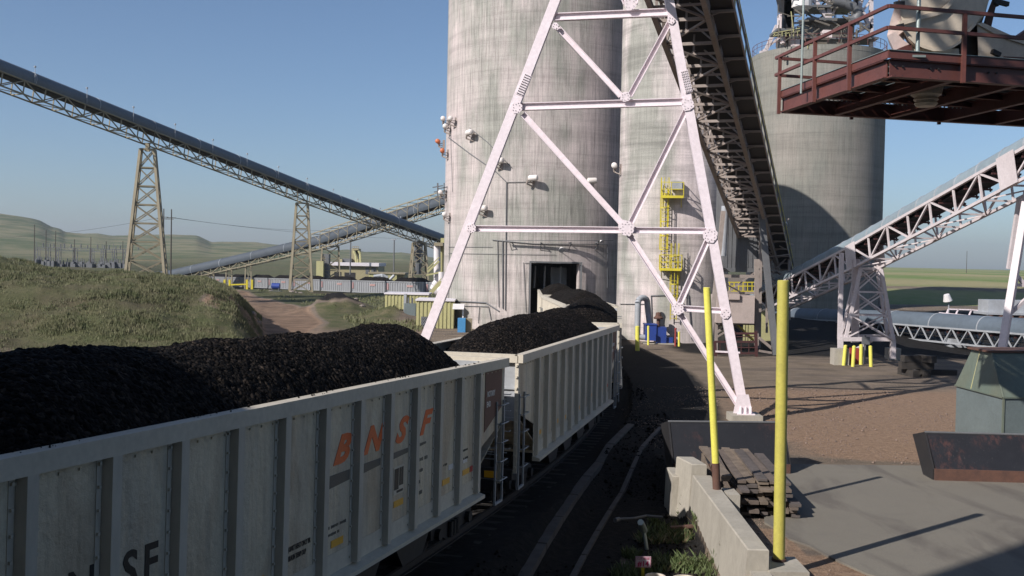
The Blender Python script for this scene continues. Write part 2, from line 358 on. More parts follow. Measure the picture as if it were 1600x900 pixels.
# ------------------------------------------------------------------ terrain
PXR = np.array([-400, 0, 100, 190, 250, 330, 365, 385, 400, 415])
ZR = np.array([6.1, 5.5, 4.9, 4.65, 4.5, 4.0, 3.3, 2.1, .9, 0])
HPX = np.array([-3000,-300,0,35,50,62,80,92,100,130,150,175,200,267,307,329,400,450,521,571,613,628,674,800,1376,1600,2500])
HY  = np.array([330,335,338,342,344,347,356,358,363,366,366,370,371,371,373,382,383,386,391,395,397,396,402,410,417.5,422.5,440])
def hor(px): return 394 + (px)*.0201
def Hh(x, y):
    x = np.asarray(x, float); y = np.asarray(y, float)
    R = np.hypot(x, y); yy = np.maximum(y, 1); px = np.where(y > 0, 800+1585*x/np.maximum(y, 1e-3), np.where(x < 0, -2500, 2500)); px = np.clip(px, -2500, 2500)
    z = np.zeros_like(x)
    front = y > 3
    # shallow roughness of the yard
    z = z + .05*fbm(x*.35, y*.35, 3)*sst(3, 8, np.abs(x-4.8)+np.clip(y-35, 0, 9))
    # sunken strip between the track and the concrete wall
    d = sst(4.85, 4.65, x)*sst(34, 30, y)*sst(-60, -20, y)
    z = z*(1-d) - .6*d
    dt = np.abs(x-cx(y))*.955
    bal = rz(y)-.22
    ball = bal-np.clip(dt-1.9, 0, 9)*.75
    near = (y < 88)
    z = np.where(near & (dt < 4.5), np.maximum(z, ball+.03*fbm(x*2, y*2, 3)), z)
    z = np.where(near & (dt < 1.9), bal+.02*fbm(x*3, y*3, 2), z)
    # small spoil heap beside the haul road
    gx, gy = -20.3, 118.
    z = z + 2.0*np.exp(-(((x-gx)/3.6)**2+((y-gy)/4.5)**2))*(1+.35*fbm(x*.9, y*.9, 3))
    z = z + 1.0*np.exp(-(((x+12.5)/3.2)**2+((y-108)/5.)**2))*(1+.8*fbm(x*.8, y*.8, 3))
    # grassed berm left of the train
    zr = np.interp(px, PXR, ZR)
    pr = sst(50, 77, y+1.5*fbm(x*.08, y*.08, 3))*sst(125, 84, y)
    berm = zr*pr*front
    berm = berm + sst(.2, 2, berm)*(.75*fbm(x*.16, y*.16, 4)+.22*fbm(x*.9, y*.9, 3))
    z = np.where(front & (berm > .02), np.maximum(z, berm), z)
    # rolling bits left of the silos
    lf = sst(-6, -22, x)*sst(95, 125, y)
    z = z + lf*.9*fbm(x*.07, y*.07, 4)*sst(300, 200, y)
    # far railway valley
    val = -3.9*sst(180, 300, y)*sst(10, -20, x)*sst(200, 330, px)
    val = val + sst(200, 330, px)*8*sst(330, 620, y)*sst(760, 690, px)
    up = 2.2*sst(150, 300, y)*sst(330, 200, px)
    z = z + (val+up)*front
    # right hand side: dark bank under the low conveyor, slope up to the prairie
    rt = sst(14, 24, x)*front
    z = z + rt*(1.1*sst(72, 98, y)) + sst(1180, 1330, px)*front*(.5*sst(112, 132, y)+2.2*sst(138, 166, y+5*fbm(x*.05, y*.05, 3)))
    z = z + sst(1180, 1330, px)*front*sst(165, 190, y)*.5*fbm(x*.09, y*.09, 3)*sst(260, 200, y)
    # prairie and hills
    yr = np.interp(px, HPX, HY); zh = CAMZ + (hor(px)-yr)*1800/1585.*np.clip(y/np.maximum(R, 1), .2, 1)
    g = np.where(px < 760, sst(560, 1750, R), np.clip((R-188)/1600., 0, 1))
    base = np.where(px < 760, 2.5, 0)*sst(350, 700, R)
    hill = (zh-z-0)*g
    z = z + hill + (px < 760)*g*(1-sst(1500, 1800, R))*9*fbm(x*.006, y*.006, 4)
    z = z + sst(800, 1600, R)*(px < 760)*(3.0*fbm(x*.012, y*.012, 4))*.5
    z = z + sst(1200, 1700, R)*(px < 760)*(2.4*fbm(x*.02+5, y*.02, 5)-1.5)
    z = z - sst(1850, 2600, R)*np.where(px < 760, 30, 0)
    return z
def build_terrain():
    az = list(np.arange(-33, 33.01, .14)); az = list(np.arange(-180, -33, 3.)) + az + list(np.arange(36, 180, 3.))
    az = np.radians(np.array(az)); rr = [2.0]
    while rr[-1] < 5200: rr.append(rr[-1]*1.0105+.06)
    rr = np.array(rr); A, Rr = np.meshgrid(az, rr, indexing='ij')
    X = np.sin(A)*Rr; Y = np.cos(A)*Rr; Z = Hh(X, Y)
    na, nr = A.shape
    verts = np.stack([X, Y, Z], -1).reshape(-1, 3); verts = np.vstack([verts, [[0, 0, float(Z[:, 0].mean())]]])
    i = np.arange(na)[:, None]; j = np.arange(nr-1)[None, :]; i2 = (i+1) % na
    q = np.stack([i*nr+j, i2*nr+j, i2*nr+j+1, i*nr+j+1], -1)[..., ::-1].reshape(-1, 4)
    # (azimuth grows clockwise, so this order faces up)
    q = q[:, ::-1]
    tri = np.array([[na*nr, (k+1) % na*nr, k*nr] for k in range(na)])
    me = bpy.data.meshes.new('ground')
    nv = len(verts); nf = len(q)+len(tri)
    me.vertices.add(nv); me.vertices.foreach_set('co', verts.ravel())
    loops = np.concatenate([q.ravel(), tri.ravel()]); me.loops.add(len(loops)); me.loops.foreach_set('vertex_index', loops)
    st = np.concatenate([np.arange(len(q))*4, len(q)*4+np.arange(len(tri))*3]); me.polygons.add(nf)
    me.polygons.foreach_set('loop_start', st); me.polygons.foreach_set('use_smooth', [True]*nf)
    me.update(calc_edges=True); me.validate()
    x, y, z = verts[:, 0], verts[:, 1], verts[:, 2]; px = np.where(y > 1, 800+1585*x/np.maximum(y, 1), 0)
    grass = np.zeros(nv); redd = np.zeros(nv); coal = np.zeros(nv)
    zr = np.interp(px, PXR, ZR)*sst(50, 77, y)*sst(125, 84, y)
    grass = np.maximum(grass, sst(.3, 1.2, zr)*(y > 3))
    left = sst(-8, -14, x)*sst(70, 100, y)
    grass = np.maximum(grass, left*.74); grass = np.maximum(grass, sst(190, 240, y)*(x < 5))
    grass = np.maximum(grass, sst(1180, 1300, px)*sst(128, 145, y)); grass = np.maximum(grass, sst(400, 500, np.hypot(x, y)))
    grass = np.maximum(grass, (y < 3)*1.*sst(40, 60, np.hypot(x, y)))
    # haul road
    road = np.array([(-19, 70), (-19.5, 85), (-21, 98), (-27, 118), (-38, 148), (-52, 180), (-75, 215)]); wd = np.array([4, 4.5, 5, 5.5, 5.5, 5, 5])
    dmin = np.full(nv, 1e9)
    for k in range(len(road)-1):
        p, q_ = road[k], road[k+1]; e = q_-p; t = np.clip(((x-p[0])*e[0]+(y-p[1])*e[1])/(e@e), 0, 1)
        dd = np.hypot(x-p[0]-t*e[0], y-p[1]-t*e[1])-(wd[k]*(1-t)+wd[k+1]*t)*.62; dmin = np.minimum(dmin, dd)
    rd = sst(1.0, -1.0, dmin); grass *= 1-rd; redd = np.maximum(redd, rd*.70); coal = np.maximum(coal, rd*.46)
    # bare spoil heaps
    hp = np.exp(-(((x+20.3)/4.2)**2+((y-119)/4.)**2)); grass *= 1-sst(.3, .6, hp); coal = np.maximum(coal, .66*sst(.3, .6, hp)); redd = np.where(hp > .3, 0, redd)
    redd = np.maximum(redd, .45*sst(-2, -8, x)*sst(60, 75, y)*sst(104, 92, y))
    # cut bank on the prairie edge
    cut = np.exp(-((y-160)/6.)**2)*sst(1200, 1350, px); grass *= 1-.62*cut; redd = np.maximum(redd, .35*cut)
    # cinder-red ballast patches of the yard
    yr_ = sst(6.0, 9.5, x)*sst(31, 34, y)*sst(60, 46, y); redd = np.maximum(redd, yr_*(.48+.35*sst(9.5, 12, x)))
    redd = np.maximum(redd, .9*sst(4.9, 5.3, x)*sst(22.6, 21, y)*sst(9.2, 7.4, x)*(y > 5))
    redd = np.maximum(redd, .9*sst(5.1, 5.4, x)*sst(6.8, 6.2, x)*(y > 5)*(y < 24))
    # coal dust
    dt = np.abs(x-cx(y)); cd = sst(7.5, 4.2, dt)*(y < 93)*sst(-60, -50, y)
    cd = np.maximum(cd, sst(4.8, 4.6, x)*(x > -4)*(y < 34)); 
    cd = np.maximum(cd, .70*sst(66, 74, y)*sst(130, 118, y)*sst(9, 14, x)); cd = np.maximum(cd, .50*sst(50, 60, y)*sst(10, 14, x)*sst(80, 70, y)*0+.36*sst(52, 58, y)*sst(3, 6, x)*sst(95, 85, y))
    mound = sst(23.9, 23.2, y)*sst(2.3, 2.9, x)*sst(4.8, 4.6, x)*(y > 5); cd = np.maximum(cd*(1-mound), mound*.55)
    coal = np.maximum(coal, cd); grass *= 1-sst(.5, .8, cd)
    ca = me.color_attributes.new('zone', 'FLOAT_COLOR', 'POINT')
    buf = np.stack([grass, redd, coal, np.ones(nv)], -1).astype(np.float32); ca.data.foreach_set('color', buf.ravel())
    c2a = me.color_attributes.new('zone2', 'FLOAT_COLOR', 'POINT'); pale = sst(1180, 1300, px)*sst(100, 130, y); hilly = sst(420, 900, np.hypot(x, y))*(px < 1000); buf2 = np.stack([pale, hilly, pale*0, np.ones(nv)], -1).astype(np.float32); c2a.data.foreach_set('color', buf2.ravel())
    me.materials.append(M['ground']); o = bpy.data.objects.new('ground', me); col.objects.link(o); o['kind'] = 'structure'
    return o
ground = build_terrain()
def gz(x, y): return float(Hh(np.array([float(x)]), np.array([float(y)]))[0])

# concrete yard slab (a sheet with an irregular left edge where gravel creeps over it)
pts = [(8.3, 19.0), (7.4, 20.4), (7.0, 21.6), (6.5, 23.0), (6.2, 24.4), (6.3, 26.0), (6.2, 28.0), (6.5, 31.6), (9, 31.75), (14, 31.9), (20, 32.1), (34, 32.4), (34, 2.0), (9, 2.0)]
mb = MB(); vs = []
for k in range(len(pts)):
    a, b_ = Vector((*pts[k], 0)), Vector((*pts[(k+1) % len(pts)], 0)); n_ = max(1, int((b_-a).length/.5)) if k < 9 else 1
    for t in range(n_):
        p = a.lerp(b_, t/n_); j = .10 if 0 < k < 7 else .03
        vs.append((p.x+random.uniform(-j, j), p.y+random.uniform(-j, j), .045))
mb.prism(vs[::-1], (0, 0, -.12)); s = mb.build('yard_slab', M['slab']); s['kind'] = 'structure'

# ------------------------------------------------------------------ rails and sleepers under the train
def rail_line(off):
    mb = MB(); ys = list(np.arange(-60, 96, 2.0)); P = []
    for y in ys:
        m_ = float((cx(y+.5)-cx(y-.5))); n_ = Vector((1, -m_, 0)).normalized()
        P.append(Vector((float(cx(y)), y, float(rz(y))))+n_*off)
    for a, b_ in zip(P[:-1], P[1:]):
        dz = Vector((0, 0, 1)); mb.bar(a-dz*.02, b_-dz*.02, .07, .04, up=dz); mb.bar(a-dz*.09, b_-dz*.09, .02, .10, up=dz); mb.bar(a-dz*.155, b_-dz*.155, .14, .03, up=dz)
    return mb
tr = thing('railway_track', (0, 0, 0), 'railway track carrying the loaded coal train into the silo doorway', 'railway track')
for o_ in (-.72, .72): rail_line(o_).build('rail', M['rail'], tr)
mb = MB()
for y in np.arange(-30, 95, .62):
    m_ = float(cx(y+.5)-cx(y-.5)); R = Matrix.Rotation(-math.atan(m_), 3, 'Z')
    mb.box((float(cx(y)), y, float(rz(y))-.26), (2.6, .22, .09), R)
mb.build('sleepers', M['tie_wood'], tr)['kind'] = 'stuff'

# ------------------------------------------------------------------ lettering
def text(s, size, mat, parent, mtx, shear=0, bold=.0, ext=.003, name='lettering', sx=1):
    cu = bpy.data.curves.new('t', 'FONT'); cu.body = s; cu.size = size; cu.shear = shear; cu.offset = bold; cu.extrude = ext; cu.resolution_u = 3
    cu.align_x = 'CENTER'; cu.align_y = 'CENTER'
    t = bpy.data.objects.new('t', cu); col.objects.link(t); dg = bpy.context.evaluated_depsgraph_get(); dg.update()
    me = bpy.data.meshes.new_from_object(t.evaluated_get(dg)); bpy.data.objects.remove(t); bpy.data.curves.remove(cu)
    me.transform(mtx @ Matrix.Diagonal((sx, 1, 1, 1))); me.materials.clear(); me.materials.append(mat)
    o = bpy.data.objects.new(name, me); col.objects.link(o); o.parent = parent; return o
def TM4(loc, rot): return Matrix.Translation(loc) @ Matrix.LocRotScale(None, None, None) @ rot
RSIDE = Matrix.Rotation(PI/2, 4, 'X')                               # faces -Y
REND = Matrix.Rotation(-PI/2, 4, 'Z') @ Matrix.Rotation(PI/2, 4, 'X')   # faces -X

# ------------------------------------------------------------------ coal car
CL = 8.25; W = 1.6; ZT = 3.85; ZS = 1.12
POSTS = [-6.325+1.15*k for k in range(12)]
def side_sheet(s):
    mb = MB(); y0 = s*1.50; t = s*.012
    poly = [(-6.45, ZS), (6.45, ZS), (6.45, 1.95), (CL-.12, 2.42), (CL-.12, ZT-.1), (-CL+.12, ZT-.1), (-CL+.12, 2.42), (-6.45, 1.95)]
    mb.prism([(x, y0, z) for x, z in poly], (0, t, 0))
    for k in range(-28, 29):                                        # rivet row below the rim
        mb.box((k*.28, y0+s*.018, ZT-.27), (.028, .02, .028))
    return mb
def post_mb(x, s):
    mb = MB(); mb.prism([(x-.10, s*1.512, ZS+.02), (x+.10, s*1.512, ZS+.02), (x+.07, s*1.62, ZS+.02), (x-.07, s*1.62, ZS+.02)], (0, 0, ZT-.22-ZS))
    mb.box((x-.15, s*1.516, (ZS+ZT)/2-.08), (.07, .008, ZT-ZS-.25)); mb.box((x+.15, s*1.516, (ZS+ZT)/2-.08), (.07, .008, ZT-ZS-.25))
    for k in range(11):
        for dx in (-.155, .155): mb.box((x+dx, s*1.53, ZS+.12+k*.235), (.03, .03, .03))
    return mb
def make_car(kind='detail'):
    t = thing('coal_car', (0,0,0), 'aluminium coal hopper car', 'coal car', 'loaded coal cars of the near train')
    body = MB()
    for s in (-1, 1): body.add(side_sheet(s).v, side_sheet(s).f)
    # sloping end sheets and floor inside
    for e in (-1, 1):
        body.prism([(e*(CL-.16), -1.5, 2.30), (e*(CL-.16), 1.5, 2.30), (e*6.0, 1.5, 1.3), (e*6.0, -1.5, 1.3)], (0, 0, .02))
    body.b2((-6.2, -1.45, 1.15), (6.2, 1.45, 1.22)); body.build('body', M['aluminium'], t)
    for s in (-1, 1):
        mb = MB(); mb.b2((-CL, s*1.50, ZT-.20), (CL, s*1.62, ZT)); mb.b2((-CL, s*1.42, ZT-.035), (CL, s*1.50, ZT-.002)); mb.build('top_rail', M['alu_rim'], t)
        mb = MB(); mb.b2((-6.5, s*1.514, ZS+.0), (6.5, s*1.522, ZS+.30)); mb.prism([(-6.5, s*1.5, ZS), (-6.5, s*1.70, ZS-.05), (-6.5, s*1.70, ZS-.12), (-6.5, s*1.5, ZS-.12)], (13, 0, 0)); mb.build('side_sill', M['alu_rim'], t)
        mb = MB()
        for x in POSTS:
            mb2 = post_mb(x, s); mb2.build('side_post', M['alu_post'], t)
        # reflectors
        for k, x in enumerate((-5.75, -3.45, -2.3, 0, 2.3, 4.6, 5.75)):
            z = {-5.75: 1.62, -3.45: 1.60, -2.3: 1.56, 0: 1.56, 2.3: 1.70, 4.6: 1.66, 5.75: 1.66}[x]
            MB().b2((x-.20, s*1.514, z-.05), (x+.20, s*1.521, z+.06)).build('reflector', M['reflector'], t)
        MB().b2((6.0, s*1.515, 1.61), (6.16, s*1.5225, 1.73)).build('reflector', M['red_reflector'], t)
        # brown rotary end panel
        if s == -1:
            MB().prism([(6.86, s*1.514, 2.32), (CL-.22, s*1.514, 2.75), (CL-.22, s*1.514, ZT-.24), (6.86, s*1.514, ZT-.24)], (0, s*.01, 0)).build('end_panel', M['brown_panel'], t)
            text('ROTARY', .17, M['white_paint'], t, Matrix.Translation((7.26, s*1.528, 3.12)) @ RSIDE, bold=.004, sx=.8)
            text('END', .17, M['white_paint'], t, Matrix.Translation((7.1, s*1.528, 2.90)) @ RSIDE, bold=.004, sx=.8)
    for e in (-1, 1):
        # end rail, end sheet with stiffeners, corner posts
        MB().b2((e*(CL-.12), -1.48, ZT-.20), (e*CL, 1.48, ZT-.002)).build('end_rail', M['alu_rim'], t)
        mb = MB(); mb.b2((e*(CL-.14), -1.5, 2.25), (e*(CL-.125), 1.5, ZT-.1)); mb.b2((e*(CL-.12), -1.5, 3.0), (e*(CL-.07), 1.5, 3.04)); mb.b2((e*(CL-.12), -1.5, 2.25), (e*(CL-.04), 1.5, 2.33)); mb.build('end_sheet', M['pale_grey'], t)
        for s in (-1, 1):
            mb = MB(); mb.b2((e*(CL-.13), s*1.43, 1.0), (e*CL-.0*e, s*1.515, ZT-.21))
            for k in range(10): mb.box((e*(CL+.015), s*1.47, 1.15+k*.27), (.04, .05, .05))
            mb.build('corner_post', M['alu_rim'], t)
            mb = MB()                                               # ladder on the side of the end bay
            for k in range(5):
                z = 1.15+k*.42; xa, xb = e*(CL-.60), e*(CL-.08)
                mb.path([(xa, s*1.53, z), (xa, s*1.66, z), (xb, s*1.66, z), (xb, s*1.53, z)], .013, 6)
            mb.bar((e*(CL-.60), s*1.54, .62), (e*(CL-.60), s*1.54, 2.9), .05, .04); mb.bar((e*(CL-.08), s*1.54, .62), (e*(CL-.08), s*1.54, 2.9), .05, .04); mb.bar((e*(CL-.62), s*1.54, .62), (e*(CL-.06), s*1.54, .62), .05, .05)
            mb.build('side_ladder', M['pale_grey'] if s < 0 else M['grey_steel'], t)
        mb = MB()
        for z in (1.6, 2.02, 2.5, 2.9): mb.path([(e*(CL), -.8, z), (e*(CL+.13), -.8, z), (e*(CL+.13), -1.35, z), (e*(CL), -1.35, z)], .013, 6)
        mb.path([(e*CL, 1.1, 2.7), (e*(CL+.18), .9, 2.55), (e*(CL+.18), -.5, 2.55), (e*CL, -.6, 2.7)], .016, 6); mb.path([(e*CL, -.3, 1.7), (e*(CL+.1), -.3, 1.5), (e*(CL+.1), -1.3, 1.5)], .014, 6)
        mb.build('handrail', M['pale_grey'], t)
        mb = MB(); mb.b2((e*6.3, -.35, .75), (e*(CL+.02), .35, 1.05)); mb.b2((e*(CL-.16), -1.4, .82), (e*(CL-.02), 1.4, 1.08)); mb.b2((e*5.2, -.2, .5), (e*5.4, .2, 1.1)); mb.build('end_sill', M['black_steel'], t)
        MB().b2((e*(CL-.015), -1.15, .86), (e*(CL+.004), -.72, 1.02)).build('reflector', M['reflector'], t)
        mb = MB(); mb.b2((e*(CL), -.1, .72), (e*(CL+.42), .1, .92)); mb.b2((e*(CL+.40), -.17, .66), (e*(CL+.545), .13, .98)); mb.tube((e*(CL+.1), .25, .7), (e*(CL+.5), .2, .35), .025, 6); mb.build('coupler', M['rust'], t)
        # bogies
        bx_ = e*6.1
        fr = MB()
        for s in (-1, 1):
            y = s*1.0
            fr.prism([(bx_-1.2, y, .62), (bx_-.55, y, .78), (bx_+.55, y, .78), (bx_+1.2, y, .62), (bx_+1.2, y, .40), (bx_+.5, y, .32), (bx_+.3, y, .22), (bx_-.3, y, .22), (bx_-.5, y, .32), (bx_-1.2, y, .40)], (0, s*.12, 0))
            for q in (-.89, .89): fr.tube((bx_+q, s*1.12, .46), (bx_+q, s*1.22, .46), .12, 12)
            for q in (-.18, 0, .18): fr.tube((bx_+q, s*1.15, .26), (bx_+q, s*1.15, .58), .07, 8)
        fr.b2((bx_-.2, -1.0, .42), (bx_+.2, 1.0, .7))
        bo = fr.build('bogie', M['black_steel'], t)
        for q in (-.89, .89):
            for s in (-1, 1):
                mb = MB(); mb.lathe([(.0, -.06), (.16, -.07), (.19, -.03), (.37, -.03), (.40, -.07), (.457, -.065), (.457, .04), (.495, .05), (.495, .075), (.1, .075)], n=24, R=Matrix.Rotation(s*PI/2, 3, 'X'), c=(bx_+q, s*.75, .457)); mb.build('wheel', M['rail'], bo, True)
            mb = MB(); mb.tube((bx_+q, -.9, .457), (bx_+q, .9, .457), .08, 10); mb.build('axle', M['black_steel'], bo)
    # hopper chutes between the bogies
    mb = MB()
    for c in (-3.3, -1.1, 1.1, 3.3):
        mb.prism([(c-1.05, -1.4, 1.13), (c+1.05, -1.4, 1.13), (c+.45, -1.4, .45), (c-.45, -1.4, .45)], (0, 2.8, 0))
    mb.b2((-6, -.15, .8), (6, .15, 1.1)); mb.build('hopper_chutes', M['black_steel'], t)
    return t
car = make_car()
def heap(cell, lumps, seed, name='coal_load', nl=3.2, fl=3.2, peak=.80):
    rs = np.random.RandomState(seed); Lx, Ly = 8.05, 1.49; nx, ny = int(2*Lx/cell)+1, int(2*Ly/cell)+1
    xs = np.linspace(-Lx, Lx, nx); ys = np.linspace(-Ly, Ly, ny); X, Y = np.meshgrid(xs, ys, indexing='ij')
    end = np.minimum(sst(-Lx-.6, -Lx+nl, X), sst(Lx+.6, Lx-fl, X)); Yc = np.abs(Y/1.52)
    h = -.22+(peak+.22)*end*(1-Yc**1.9)-.75*(1-end)
    h = h+.14*fbm(X*.45+seed*7, Y*.5, 2)*end+.03*fbm(X*1.5+seed, Y*1.5, 2)
    add = np.zeros_like(h)
    for k in range(lumps):
        r = rs.uniform(.026, .042)*(1.5 if rs.rand() < .05 else 1); cx_, cy_ = rs.uniform(-Lx, Lx), rs.uniform(-Ly, Ly)
        i0, i1 = np.searchsorted(xs, [cx_-r, cx_+r]); j0, j1 = np.searchsorted(ys, [cy_-r, cy_+r])
        if i1 <= i0 or j1 <= j0: continue
        d2 = (X[i0:i1, j0:j1]-cx_)**2+(Y[i0:i1, j0:j1]-cy_)**2
        add[i0:i1, j0:j1] = np.maximum(add[i0:i1, j0:j1], np.sqrt(np.clip(r*r-d2, 0, None))*rs.uniform(.45, 1.0))
    h = h+add
    vs = np.stack([X, Y, h+ZT], -1).reshape(-1, 3)
    i = np.arange(nx-1)[:, None]; j = np.arange(ny-1)[None, :]
    q = np.stack([i*ny+j, (i+1)*ny+j, (i+1)*ny+j+1, i*ny+j+1], -1).reshape(-1, 4)
    me = bpy.data.meshes.new(name); me.vertices.add(len(vs)); me.vertices.foreach_set('co', vs.ravel()); me.loops.add(q.size); me.loops.foreach_set('vertex_index', q.ravel())
    me.polygons.add(len(q)); me.polygons.foreach_set('loop_start', np.arange(len(q))*4); me.update(calc_edges=True); me.materials.append(M['coal'])
    return me
def place_on_track(o, yc):
    # both bogies of the car stand on the track
    y0 = yc-CL*.955; y1 = yc+CL*.955
    a = Vector((float(cx(y0)), y0, float(rz(y0)))); b_ = Vector((float(cx(y1)), y1, float(rz(y1)))); d = (b_-a)
    rx = math.atan2(d.y, d.x); ry = -math.atan2(d.z, math.hypot(d.x, d.y))
    o.location = (a+b_)/2; o.rotation_euler = (0, ry, rx)
hm = heap(.030, 18000, 1, nl=3.0, fl=3.0, peak=.70); hm2 = heap(.045, 9000, 5, nl=4.8, fl=3.4, peak=.62); hm3 = heap(.09, 2500, 8, nl=3.4, fl=3.4, peak=.66)
YC = [15.55]
for k in range(4): YC.append(YC[-1]+17.62*(.962 if k == 0 else .985 if k == 1 else 1.0))
CARS = [(YC[0]-16.9, 'aluminium coal car rearmost in the train, cut off by the bottom left corner', 'heap of coal in the rearmost car at the bottom left corner', hm2),
        (YC[0], 'nearest full coal car with orange italic letters and a brown end panel', 'nearest and largest heap of black coal, half in shadow', hm),
        (YC[1], 'second coal car, between the nearest car and the white steel frame', 'coal heap in the second car, in front of the silo doorway', hm2),
        (YC[2], 'third coal car, narrow sliver of side seen past the second car', 'coal heap in the third car, just right of the silo doorway', hm3),
        (YC[3], 'fourth coal car showing its bright ribbed left side before the doorway', 'coal heap of the fourth car, in front of the dark doorway', hm3),
        (YC[4], 'fifth coal car going into the dark silo doorway', 'coal heap of the car inside the silo doorway', hm3)]
for k, (yc, l1, l2, h_) in enumerate(CARS):
    c_ = copy_tree(car) if k != 1 else car
    c_['label'] = l1; place_on_track(c_, yc)
    h2 = bpy.data.objects.new('coal_load', h_); col.objects.link(h2); place_on_track(h2, yc); tag(h2, l2, 'coal heap', 'coal heaped in the near train')
# marks of single cars
def swoosh(x0, x1, z0, za, zb, parent, s=-1):
    MB().prism([(x0, s*1.514, z0-za), (x1, s*1.514, z0-zb), (x1, s*1.514, z0), (x0, s*1.514, z0)], (0, s*.007, 0)).build('stripe', M['grey_paint'], parent)
for ch, x in (('B', .03), ('N', 1.15), ('S', 2.28), ('F', 3.38)):
    text(ch, .57, M['orange'], car, Matrix.Translation((x, -1.516, 2.93)) @ RSIDE, shear=.42, bold=.026, sx=1.42)
for x0, x1, za, zb in ((-.36, .36, .19, .155), (.78, 1.50, .15, .115), (1.93, 2.65, .11, .08), (3.08, 3.5, .06, .04)): swoosh(x0, x1, 2.60, za, zb, car)
for ch, x in (('B', -6.0), ('N', -5.53), ('S', -4.80), ('F', -4.46)):
    text(ch, .58, M['black_paint'], car, Matrix.Translation((x, -1.516, 2.36)) @ RSIDE, bold=.012, sx=.95)
text('QUART HEAT ONLY BR', .10, M['black_paint'], car, Matrix.Translation((-1.15-.02, -1.516, 1.79)) @ RSIDE, sx=.62, bold=.003, ext=.002)
text('BRAUN TEMP DUP', .10, M['black_paint'], car, Matrix.Translation((-1.22, -1.516, 1.66)) @ RSIDE, sx=.62, bold=.003, ext=.002)
def rim_spill(parent):
    rs = random.Random(21); mb = MB()
    for k in range(70):
        x, y, r = rs.choice((-6.2, -3.1, -.6, 2.2, 5.6))+rs.gauss(0, .45), -rs.uniform(1.40, 1.56), rs.uniform(.006, .018); mb.lathe([(0, -r), (r, 0), (0, r*.8)], (x, y, ZT+r*.6), 5)
    mb.build('coal_crumbs', M['coal'], parent)['kind'] = 'stuff'
rim_spill(car)
def ticks(x, z, n, w=.02, h=.05, g=.036, parent=None, end=False):
    mb = MB(); rs = random.Random(int(x*100)+int(z*10))
    for k in range(n):
        if rs.random() < .14: continue
        hh = h*rs.uniform(.7, 1)
        if end: mb.box((-CL+.12, x+k*g, z), (.006, w*rs.uniform(.5, 1), hh))
        else: mb.box((x+k*g, -1.516, z), (w*rs.uniform(.5, 1), .006, hh))
    mb.build('lettering', M['grey_paint'], parent)
ticks(-.38, 1.83, 19, parent=car); ticks(-.38, 1.72, 14, parent=car)
for r in range(4): ticks(3.2, 2.30-r*.20, 8 if r == 0 else 3+r % 2, h=.07, w=.03, g=.055, parent=car)
ticks(4.45, 2.0, 6, parent=car); ticks(5.5, 2.12, 10, parent=car); ticks(5.6, 1.95, 8, parent=car)
mb = MB(); mb.b2((2.06, -1.512, 1.86), (2.50, -1.520, 2.34)); mb.build('stencil_panel', M['alu_rim'], car)
mb = MB(); mb.b2((2.09, -1.518, 1.95), (2.27, -1.524, 2.31)); mb.b2((2.30, -1.518, 2.0), (2.37, -1.524, 2.31)); mb.b2((2.39, -1.518, 2.0), (2.47, -1.524, 2.31)); mb.b2((2.2, -1.518, 1.89), (2.46, -1.524, 1.93)); mb.build('stencil_marks', M['black_paint'], car)
mb = MB(); mb.b2((4.72, -1.512, 1.86), (4.98, -1.520, 1.96)); mb.b2((5.56, -1.512, 1.86), (5.8, -1.520, 1.93)); mb.build('stencil_panel', M['white_paint'], car)
car2 = [o for o in scn.objects if o.name.startswith('coal_car') and o.get('label', '').startswith('second')][0]
text('599', .21, M['black_paint'], car2, Matrix.Translation((-CL+.112, -.98, 3.42)) @ REND, bold=.005)
ticks(-1.0, 3.22, 6, h=.06, parent=car2, end=True); ticks(-1.05, 2.86, 4, h=.09, w=.03, g=.06, parent=car2, end=True)
text('8G, C', .13, M['grey_paint'], car2, Matrix.Translation((-CL+.112, -1.05, 2.75)) @ REND, bold=.003)
WT = []
def wt(name, label, cat, group=None):
    t = thing(name, (0,0,0), label, cat, group); WT.append(t); return t

# ------------------------------------------------------------------ silos
def silo_wall(C, R, z0, z1, door=None, th=.45, n=144):
    mb = MB(); zs = [z0] + ([door[3]] if door else []) + [z1]
    def add_ring(r, flip):
        base = len(mb.v); nz = len(zs)
        for i in range(n):
            a = 2*PI*i/n
            for z in zs: mb.v.append((C.x+r*math.sin(a), C.y-r*math.cos(a), z))
        for i in range(n):
            for k in range(nz-1):
                if door and k == 0 and door[0] <= i < door[1]: continue
                i2 = (i+1) % n; f = (base+i*nz+k, base+i2*nz+k, base+i2*nz+k+1, base+i*nz+k+1)
                mb.f.append(f if not flip else f[::-1]); mb.m.append(0)
        return base
    b0 = add_ring(R, False)
    if door:
        b1 = add_ring(R-th, True); nz = len(zs)
        for i in (door[0], door[1]):
            mb.f.append((b0+i*nz, b0+i*nz+1, b1+i*nz+1, b1+i*nz)); mb.m.append(0)
        for i in range(door[0], door[1]):
            mb.f.append((b0+i*nz+1, b0+(i+1)*nz+1, b1+(i+1)*nz+1, b1+i*nz+1)); mb.m.append(0)
    return mb
def silo_roof(C, R, z1, n=144):
    mb = MB(); mb.lathe([(0, z1+.25), (R+.12, z1+.25), (R+.12, z1-.35), (R-.02, z1-.35)], (C.x, C.y, 0), n); return mb
def on_wall(C, R, px, py):
    """point of the cylinder seen at a pixel, and its outward direction"""
    r = ray(px, py); o = Vector((0, 0, CAMZ)); dx, dy = r.x, r.y; ox, oy = o.x-C.x, o.y-C.y
    A = dx*dx+dy*dy; B = ox*dx+oy*dy; D = B*B-A*(ox*ox+oy*oy-R*R)
    t = (-B-math.sqrt(max(D, 0)))/A; p = o+r*t; n_ = Vector((p.x-C.x, p.y-C.y, 0)).normalized(); return p, n_
